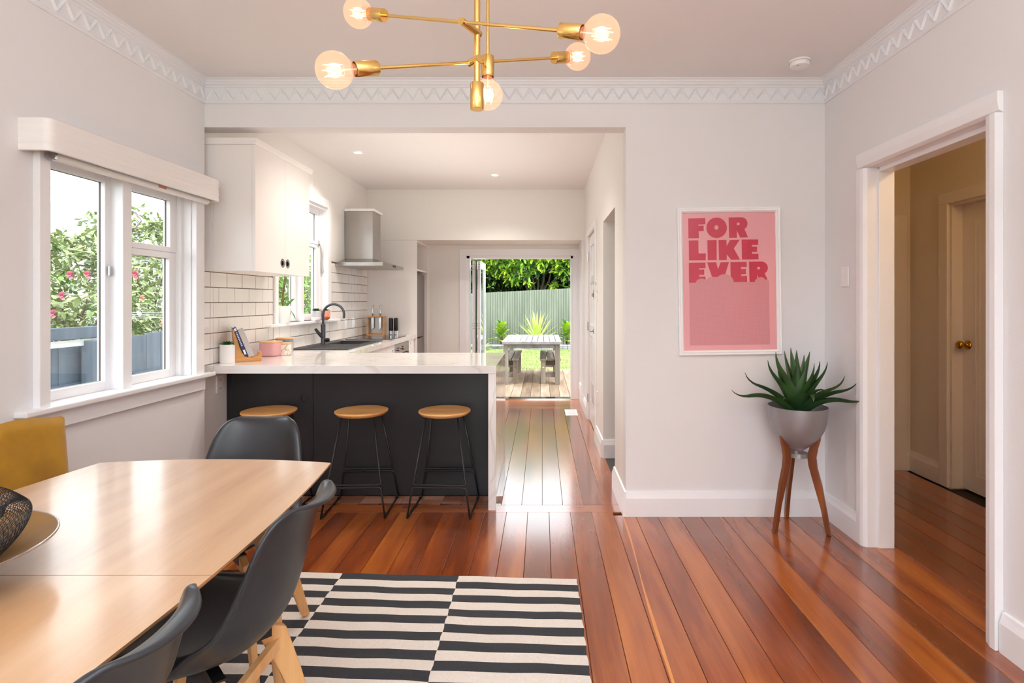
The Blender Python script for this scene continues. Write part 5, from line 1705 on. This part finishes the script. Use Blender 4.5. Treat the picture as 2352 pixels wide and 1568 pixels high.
def arm(c, ends, off):
    a, b = Vector(ends[0]), Vector(ends[1]); c = Vector(c)
    o = MB().cyl(a, b, .0052, seg=14).build('arm', M_brass, cd, origin=O, smooth=True, autos=40)
    # joint stub between pole and arm
    pc_ = Vector((pxx, pyy, c.z)); dd = (c - pc_)
    MB().cyl(pc_ - dd.normalized() * .012, c + dd.normalized() * .010, .011, seg=20).build('joint', M_brass, cd, origin=O, smooth=True, autos=40)
    for e, oth in ((a, b), (b, a)):
        d = (e - oth).normalized()
        s_ = MB().lathe([(0, -.004), (.0195, -.004), (.0205, -.002), (.0205, .060), (.019, .062), (.0185, .058), (.0185, .01)], e, 28, d).build('socket', M_brass, cd, origin=O, smooth=True, autos=40)
        bulb_at(e + d * .056, d, cd)
        bulb_light(e + d * .118)
def mid(a, b, t): return Vector(a) + (Vector(b) - Vector(a)) * t
# arm ends from bulb centres: bulb centre is .118 beyond the arm end
for (B1, B2) in (((-.608, 1.80, 2.280), (.152, 1.39, 2.010)), ((-.538, 1.41, 1.926), (.129, 1.98, 2.217))):
    B1, B2 = Vector(B1), Vector(B2); d = (B2 - B1).normalized()
    e1, e2 = B1 + d * .118, B2 - d * .118
    # closest point of the arm to the pole axis
    tt = ((Vector((pxx, pyy, 0)) - Vector((B1.x, B1.y, 0))).dot(Vector((d.x, d.y, 0)))) / Vector((d.x, d.y, 0)).length_squared
    c = B1 + d * tt
    arm(c, (e1, e2), None)
vx, vy = -.172, 1.725
o = MB().cyl((vx, vy, 2.10), (vx, vy, 2.56), .0052, seg=14).build('arm', M_brass, cd, origin=O, smooth=True, autos=40)
MB().cyl((pxx, pyy, 2.42), (vx, vy, 2.42), .011, seg=20).build('joint', M_brass, cd, origin=O, smooth=True, autos=40)
MB().lathe([(0, -.004), (.0195, -.004), (.0205, -.002), (.0205, .060), (.019, .062), (.0185, .058)], (vx, vy, 2.10), 28, (0, 0, -1)).build('socket', M_brass, cd, origin=O, smooth=True, autos=40)
bulb_at(Vector((vx, vy, 2.044)), (0, 0, -1), cd); bulb_light((vx, vy, 1.984))

# ------------------------------------------------------------------ outdoors: garden behind the door
DZ = -.05
dk = kind(MB().box(-3.2, 3.2, 7.46, 11.0, -.30, DZ - .022).build('deck', M_gap), 'structure')
dm = None
for i in range(44):
    x_ = -3.1 + .143 * i
    if dm is None: dm = MB().box(-.069, .069, 7.46, 10.98, -.022, 0).build('deck_board', M_deck, dk); o = dm
    else: o = copypart(dm)
    o.location = (x_, 0, DZ)
kind(MB().add([(-14, 10.98, -.14), (14, 10.98, -.14), (14, 22, -.14), (-14, 22, -.14)], [(0, 1, 2, 3)]).build('ground', M_soil), 'structure')
lawn = kind(MB().grid(lambda u, v: (-6 + 14 * u, 11.0 + 4.9 * v, -.085 + .01 * sin(u * 30) * sin(v * 11)), 60, 30).build('lawn', M_grass, smooth=True), 'structure')
gb_ = MB(); random.seed(11)
for i in range(9000):
    x_ = random.uniform(-1.6, 2.0); y_ = 11.02 + 4.8 * random.random() ** 1.3
    h = random.uniform(.02, .05); a = random.uniform(0, 6.28); dx, dy = .004 * cos(a), .004 * sin(a)
    lx, ly = random.uniform(-.02, .02), random.uniform(-.02, .02)
    gb_.add([(x_ - dx, y_ - dy, -.085), (x_ + dx, y_ + dy, -.085), (x_ + lx, y_ + ly, -.085 + h)], [(0, 1, 2)])
kind(tag(gb_.build('grass', M_grass), 'short green grass blades of the lawn behind the deck', 'grass'), 'stuff')
kind(MB().box(-30, -2.3, -30, 40, -.4, -.16).build('ground_side', M_soil), 'structure')
kind(MB().box(-30, 30, -30, -3.2, -.4, -.16).build('ground_rear', M_grass), 'structure')

# stacked slate edging
se = thing('slate_edging', 'low stacked grey slate edging between lawn and fence bed', 'edging', (0, 16, -.1))
for row in range(3):
    x_ = -3.0 + row * .1
    while x_ < 3.2:
        w = random.uniform(.25, .45)
        MB().box(x_, x_ + w - .012, 15.85 + random.uniform(-.03, .03), 16.15, -.10 + row * .045, -.10 + row * .045 + .038).build('stone', M_slate, se, origin='parent', bevel=.006)
        x_ += w
# corrugated fence in sheets
cf = thing('corrugated_fence', 'tall sage green corrugated iron fence behind the lawn', 'fence', (0, 17.0, 0))
xs = -4.5; i = 0
while xs < 5.5:
    w = .762; ztop = 1.58 + (xs + 1.7) * .052
    mb = MB(); n = 100
    def ff(u, v, xs=xs, ztop=ztop, i=i):
        return (xs + (w + .03) * u, 17.0 - .016 * sin(u * (w + .03) / .0762 * 2 * pi) - (.003 if i % 2 else 0), -.12 + (ztop + .12 + .04 * u) * v)
    mb.grid(ff, 101, 2)
    mb.build('iron_sheet', M_iron, cf, origin='parent', smooth=True)
    xs += w; i += 1
for zz in (.2, 1.3): MB().box(-4.5, 5.5, 17.03, 17.09, zz, zz + .08).build('rail', M_bark, cf, origin='parent')

# outdoor table
ot = thing('outdoor_table', 'weathered silver timber slatted table on the deck', 'table', (-.17, 9.8, DZ))
ty0, ty1, tx0, tx1, tz = 8.90, 10.68, -.665, .325, .660
n = 10; pw_ = (tx1 - tx0) / n; o0 = None
for i in range(n):
    xa = tx0 + pw_ * i
    if o0 is None: o0 = MB().box(-pw_ / 2 + .004, pw_ / 2 - .004, ty0 - 9.8 + .0, ty1 - 9.8, tz - DZ - .028, tz - DZ).build('plank', M_wtab, ot, bevel=.003); o = o0
    else: o = copypart(o0)
    o.location = (xa + pw_ / 2 + .17, 0, 0)
MB().box(tx0 + .01, tx1 - .01, ty0 - .022, ty0 - .002, tz - .045, tz).build('end_board', M_wtab, ot, origin='parent', bevel=.003)
for xx in (tx0 + .03, tx1 - .11):
    for yy in (ty0 + .03, ty1 - .11):
        MB().box(xx, xx + .08, yy, yy + .08, DZ, tz - .03).build('leg', M_wtabz, ot, origin='parent', bevel=.004)
for q in ((tx0 + .11, tx1 - .11, ty0 + .045, ty0 + .075), (tx0 + .11, tx1 - .11, ty1 - .075, ty1 - .045)):
    MB().box(*q, tz - .115, tz - .03).build('apron', M_wtab, ot, origin='parent', bevel=.003)
for q in ((tx0 + .045, tx0 + .075), (tx1 - .075, tx1 - .045)):
    MB().box(q[0], q[1], ty0 + .11, ty1 - .11, tz - .115, tz - .03).build('apron', M_wtab, ot, origin='parent', bevel=.003)
def bench(x0, x1, label):
    b = thing('outdoor_bench', label, 'bench', ((x0 + x1) / 2, 9.85, DZ), group='weathered benches at the outdoor table')
    y0, y1, z = 9.0, 10.6, .365
    w = (x1 - x0) / 3
    for i in range(3):
        MB().box(x0 + w * i + .006, x0 + w * (i + 1) - .006, y0, y1, z - .03, z).build('slat', M_bench, b, origin='parent', bevel=.004)
    for yy in (y0 + .06, y1 - .14):
        for xx in (x0 + .02, x1 - .10):
            MB().box(xx, xx + .08, yy, yy + .07, DZ, z - .03).build('leg', M_benchz, b, origin='parent', bevel=.004)
            MB().cyl((xx + .04, yy - .004, .22), (xx + .04, yy + .002, .22), .012, seg=8).build('bolt', M_chrome, b, origin='parent')
        MB().box(x0 + .02, x1 - .02, yy + .072, yy + .10, z - .12, z - .03).build('cross_rail', M_bench, b, origin='parent')
        MB().box(x0 + .10, x1 - .10, yy + .02, yy + .05, DZ + .10, DZ + .18).build('stretcher', M_bench, b, origin='parent')
    return b
bench(-.75, -.385, 'weathered timber bench tucked under the outdoor table, nearer the peninsula')
bench(-.04, .32, 'weathered timber bench tucked under the outdoor table, nearer the passage wall')

# ---- plants
def spiky(name, label, c, n, L, W, m, spread=1.0):
    t = thing(name, label, 'plant', c)
    for i in range(n):
        az = i * 2.39996; f = (i + .5) / n
        el = 1.45 - 1.15 * f * spread
        d = Vector((cos(az) * cos(el), sin(az) * cos(el), sin(el)))
        mb = MB(); leafblade(mb, Vector((0, 0, .0)), d, L * (1 - .15 * f), W, droop=.12 * L * f, seg=5, fold=.3)
        mb.build('leaf', m, t, smooth=True)
    return t
spiky('yucca', 'spiky lime green yucca in front of the corrugated fence', (-.16, 16.1, .08), 36, 1.0, .058, mat('yucca_leaf', rgb(168, 190, 84), .5, color2=rgb(206, 214, 128), vscale=3))
def broad(name, label, c, H, n, L, W, m, m2):
    t = thing(name, label, 'plant', c)
    random.seed(hash(label) % 1000 if False else len(label))
    for k_ in range(4):
        a = k_ * 1.7
        MB().tube([(0, 0, 0), (.05 * cos(a), .05 * sin(a), H * .5), (.14 * cos(a), .14 * sin(a), H * .9)], [.012, .008], 6).build('stem', M_stem, t, smooth=True)
    for i in range(n):
        az = i * 2.39996; f = i / n
        el = .25 + .9 * f
        r = .10 * (1 - f)
        d = Vector((cos(az) * cos(el), sin(az) * cos(el), sin(el)))
        base = Vector((cos(az) * r, sin(az) * r, H * (.25 + .6 * f)))
        mb = MB(); leafblade(mb, base, d, L * random.uniform(.8, 1.1), W, droop=.1, seg=5, fold=.25)
        mb.build('leaf', m if i % 3 else m2, t, smooth=True)
    return t
broad('leafy_shrub', 'broad-leaved lime shrub behind the table, left of the yucca', (-1.22, 16.35, -.10), .80, 34, .34, .16, M_leafA, M_leafB)
broad('leafy_shrub', 'broad-leaved lime shrub at the right edge of the garden door view', (.74, 16.35, -.10), .78, 34, .34, .16, M_leafA, M_leafB)
broad('small_fern', 'small lime plant at the slate edging beside the folded doors', (-1.72, 15.6, -.12), .25, 16, .3, .06, M_leafA, M_leafA)
broad('bromeliad', 'small dark brown rosette plant between shrub and yucca', (-.76, 16.5, .0), .22, 16, .24, .06, M_brown, M_brown)

def leafmass(name, parent, fn, n, L, W, mats, seed, seg=3, cl=6, spread=.16):
    """clusters of leaves whose centres fn(random) -> Vector, outward Vector"""
    rnd = random.Random(seed); mb = MB()
    for i in range(n):
        c, out = fn(rnd)
        mi = rnd.choices(range(len(mats)), weights=[m_[1] for m_ in mats])[0]
        for k_ in range(cl):
            a = rnd.uniform(0, 2 * pi)
            t1 = out.cross(Vector((0, 0, 1))).normalized(); t2 = out.cross(t1)
            d = out * rnd.uniform(.1, .9) + (t1 * cos(a) + t2 * sin(a)) * rnd.uniform(.6, 1.0) + Vector((0, 0, rnd.uniform(-.3, .3)))
            leafblade(mb, c + Vector((rnd.uniform(-1, 1), rnd.uniform(-1, 1), rnd.uniform(-1, 1))) * spread * .3, d, L * rnd.uniform(.7, 1.2), W * rnd.uniform(.8, 1.15), droop=.1 * L, seg=seg, fold=.2, mi=mi, twist=rnd.uniform(-.5, .5))
    o = mb.build(name, [m_[0] for m_ in mats], parent)
    kind(o, 'stuff')
    return o
# broad-leaved hedge over the fence
hd = thing('broadleaf_tree', 'lime green broad-leaved tree spreading over the corrugated fence', 'tree', (-.3, 18.4, -.1))
def hfn(r):
    x_ = r.uniform(-2.6, 1.0); z_ = r.uniform(1.75, 4.3)
    low = 2.05 + .35 * sin(x_ * 2.3 + 1.2) + (.35 if x_ < -1.1 else 0)
    if z_ < low and r.random() < .85: z_ += 1.0
    y_ = 18.0 - .55 * sin((z_ - 1.2) / 3.4 * pi) + r.uniform(-.25, .25) + .25 * sin(x_ * 3)
    return Vector((x_ + .3, y_ - 18.4, z_ + .1)), Vector((r.uniform(-.4, .4), -1, r.uniform(-.2, .8))).normalized()
leafmass('foliage', hd, hfn, 1500, .20, .085, [(M_leafA, 4), (M_leafB, 4), (M_leafC, 2)], 21)
for k_ in range(7):
    a = -.9 + k_ * .32
    MB().tube([(.1 + .05 * k_, .0, 0), (.12 + a * .15, -.02, 1.5), (.15 + a * .55, -.1, 2.1), (a * 1.0, -.2, 2.8)], [.06, .045, .03, .015], 8).build('branch', M_bark, hd, smooth=True)
h2 = thing('olive_tree', 'grey green narrow-leaved tree over the fence, right of the lime tree', 'tree', (1.6, 18.6, -.1))
def hfn2(r):
    x_ = r.uniform(.5, 2.8); z_ = r.uniform(2.1, 4.5)
    y_ = 18.1 + r.uniform(-.3, .3)
    return Vector((x_ - 1.6, y_ - 18.6, z_ + .1)), Vector((r.uniform(-.5, .5), -1, r.uniform(-.3, .5))).normalized()
leafmass('foliage', h2, hfn2, 750, .17, .048, [(M_leafD, 5), (M_leafB, 2), (M_leafC, 1)], 31)
MB().tube([(0, 0, 0), (-.1, -.1, 1.6), (-.35, -.2, 2.3), (-.6, -.3, 3.0)], [.07, .05, .035, .02], 8).build('branch', M_bark, h2, smooth=True)
MB().tube([(.1, 0, 0), (.05, -.3, 1.6), (-.2, -.5, 2.1), (-.55, -.55, 2.6)], [.05, .04, .03, .012], 8).build('branch', M_bark, h2, smooth=True)
h3 = thing('dark_hedge', 'dense hedge on a dark backing painted as shade behind the garden fence', 'hedge', (0, 19.3, -.1))
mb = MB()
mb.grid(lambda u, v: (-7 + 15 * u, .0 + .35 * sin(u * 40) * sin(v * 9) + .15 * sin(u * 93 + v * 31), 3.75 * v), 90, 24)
mb.build('dark_backing', M_shade, h3, smooth=True)  # dark sheet added as painted shade, closing sky gaps behind the leaves
def hfn3(r):
    return Vector((r.uniform(-6.5, 7.0), r.uniform(-.5, -.2), r.uniform(1.4, 3.9))), Vector((r.uniform(-.3, .3), -1, r.uniform(-.2, .6))).normalized()
leafmass('foliage', h3, hfn3, 1300, .2, .08, [(M_leafC, 4), (M_leafB, 1)], 41)

# ------------------------------------------------------------------ outdoors: side yard seen through the windows
pf = thing('paling_fence', 'low blue-grey paling fence outside the dining window', 'fence', (-3.6, 5.5, 0))
y_ = 2.6; o0 = None
while y_ < 9.2:
    z1 = 1.0 + (.03 * sin(y_ * 7))
    if o0 is None: o0 = MB().box(-.011, .011, 0, .176, -.2, 1.0).build('paling', M_palings, pf); o = o0
    else: o = copypart(o0)
    o.location = (0, y_ - 5.5, .012 * sin(y_ * 9) + (.03 if y_ > 4.6 else 0)); y_ += .18
MB().box(.011, .045, -2.9, 3.7, .60, .70).build('rail', M_palings, pf)
gt = thing('fence_post_rail', 'blue-grey post with raised top rail at the paling fence', 'fence', (-3.52, 4.2, 0))
MB().box(-.02, .075, -.02, .12, -.2, 1.02).build('post', M_palings, gt, bevel=.004)
MB().box(-.02, .02, -.45, .30, 1.04, 1.13).build('rail', M_palings, gt, bevel=.004)
MB().box(-.03, .0, -.42, .28, .985, 1.03).build('white_batten', M_pale, gt)
def bush(name, label, loc, rx, ry, rz_, n, L, W, mats, seed, stems=9, cat='shrub'):
    t = thing(name, label, cat, loc)
    def fn(r):
        a = r.uniform(0, 2 * pi); b = math.asin(r.uniform(-.75, 1))
        k_ = r.uniform(.72, 1.05)
        out = Vector((cos(a) * cos(b), sin(a) * cos(b), sin(b)))
        return Vector((rx * out.x * k_, ry * out.y * k_, rz_ * (1.15 + out.z * k_))), out
    leafmass('foliage', t, fn, n, L, W, mats, seed)
    rnd = random.Random(seed + 1)
    for k_ in range(stems):
        a = rnd.uniform(0, 6.28); e = Vector((rx * .7 * cos(a), ry * .7 * sin(a), rz_ * 1.5))
        b0_ = Vector((rnd.uniform(-.1, .1), rnd.uniform(-.1, .1), 0))
        MB().tube([b0_, b0_ * .5 + e * .25 + Vector((0, 0, .1)), e * .6 + Vector((rnd.uniform(-.1, .1), 0, 0)), e], [.03, .022, .016, .008], 7).build('branch', M_bark, t, smooth=True)
    return t
cm = bush('camellia', 'bushy camellia with pink flowers behind the paling fence', (-4.75, 5.35, -.16), .75, 1.0, 1.0, 900, .085, .04, [(M_leafE, 5), (M_leafD, 3), (M_leafB, 1)], 51)
rnd = random.Random(77)
for i in range(11):
    fy = rnd.uniform(-.9, .9); fz = rnd.uniform(.9, 1.9); fx = .74 * sqrt(max(.05, 1 - (fy / 1.05) ** 2))
    mb = MB()
    for k_ in range(7):
        a = 2 * pi * k_ / 7
        d = Vector((.5, cos(a), sin(a)))
        leafblade(mb, Vector((fx, fy, fz)), d, .045, .04, seg=3, fold=.4)
    mb.build('flower', M_flower if i % 3 else M_flowerb, cm, smooth=True)
bush('leafy_bush', 'grey green bush behind the camellia, seen in the upper pane', (-7.2, 9.6, -.16), 1.2, 1.3, 1.42, 1100, .12, .05, [(M_leafD, 5), (M_leafE, 3)], 61)
bush('leafy_bush', 'bright green bush outside the kitchen window beside the sink', (-5.4, 10.6, -.16), 1.1, 1.6, 1.15, 1100, .11, .05, [(M_leafA, 2), (M_leafB, 4), (M_leafD, 3)], 71)
bush('leafy_bush', 'second green bush farther along outside the kitchen window', (-6.0, 13.4, -.16), 1.3, 1.8, 1.3, 900, .12, .055, [(M_leafA, 2), (M_leafB, 3), (M_leafD, 3)], 72)
nb = thing('neighbour_house', 'pale weatherboard house with grey iron roof beyond the side yard', 'house', (-11, 14, -.16))
mb = MB(); mb.box(-13.5, -9.6, 6, 26, -.16, 2.55); mb.build('wall', M_pale, nb, origin='parent')
o0 = None
for i in range(17):
    if o0 is None: o0 = MB().prism([(0, 0), (.022, 0), (.006, .155), (0, .155)], 'y', 6 - 14, 26 - 14).build('weatherboard', M_pale, nb); o = o0
    else: o = copypart(o0)
    o.location = (1.4, 0, .05 + i * .155)
mb = MB(); mb.add([(-9.2, 5.6, 2.5), (-9.2, 26.4, 2.5), (-11.5, 24, 3.6), (-11.5, 8.5, 3.6), (-13.9, 5.6, 2.5), (-13.9, 26.4, 2.5)], [(0, 1, 2, 3), (3, 2, 5, 4), (0, 3, 4), (1, 5, 2), (0, 4, 5, 1)])
mb.build('roof', M_roof, nb, origin='parent')
cl = thing('clothesline', 'thin white clothesline wires strung above the paling fence', 'clothesline', (-3.9, 6.5, 1.2))
for i in range(4):
    MB().tube([(-3.75 - .06 * i, 4.9, 1.17 + .016 * i), (-3.75 - .06 * i, 6.6, 1.14 + .016 * i), (-3.75 - .06 * i, 8.4, 1.18 + .016 * i)], .0022, 5).build('wire', M_wire, cl, origin='parent')
for yy in (4.9, 8.4): MB().box(-3.98, -3.72, yy - .01, yy + .01, 1.13, 1.25).build('bracket', M_wire, cl, origin='parent')
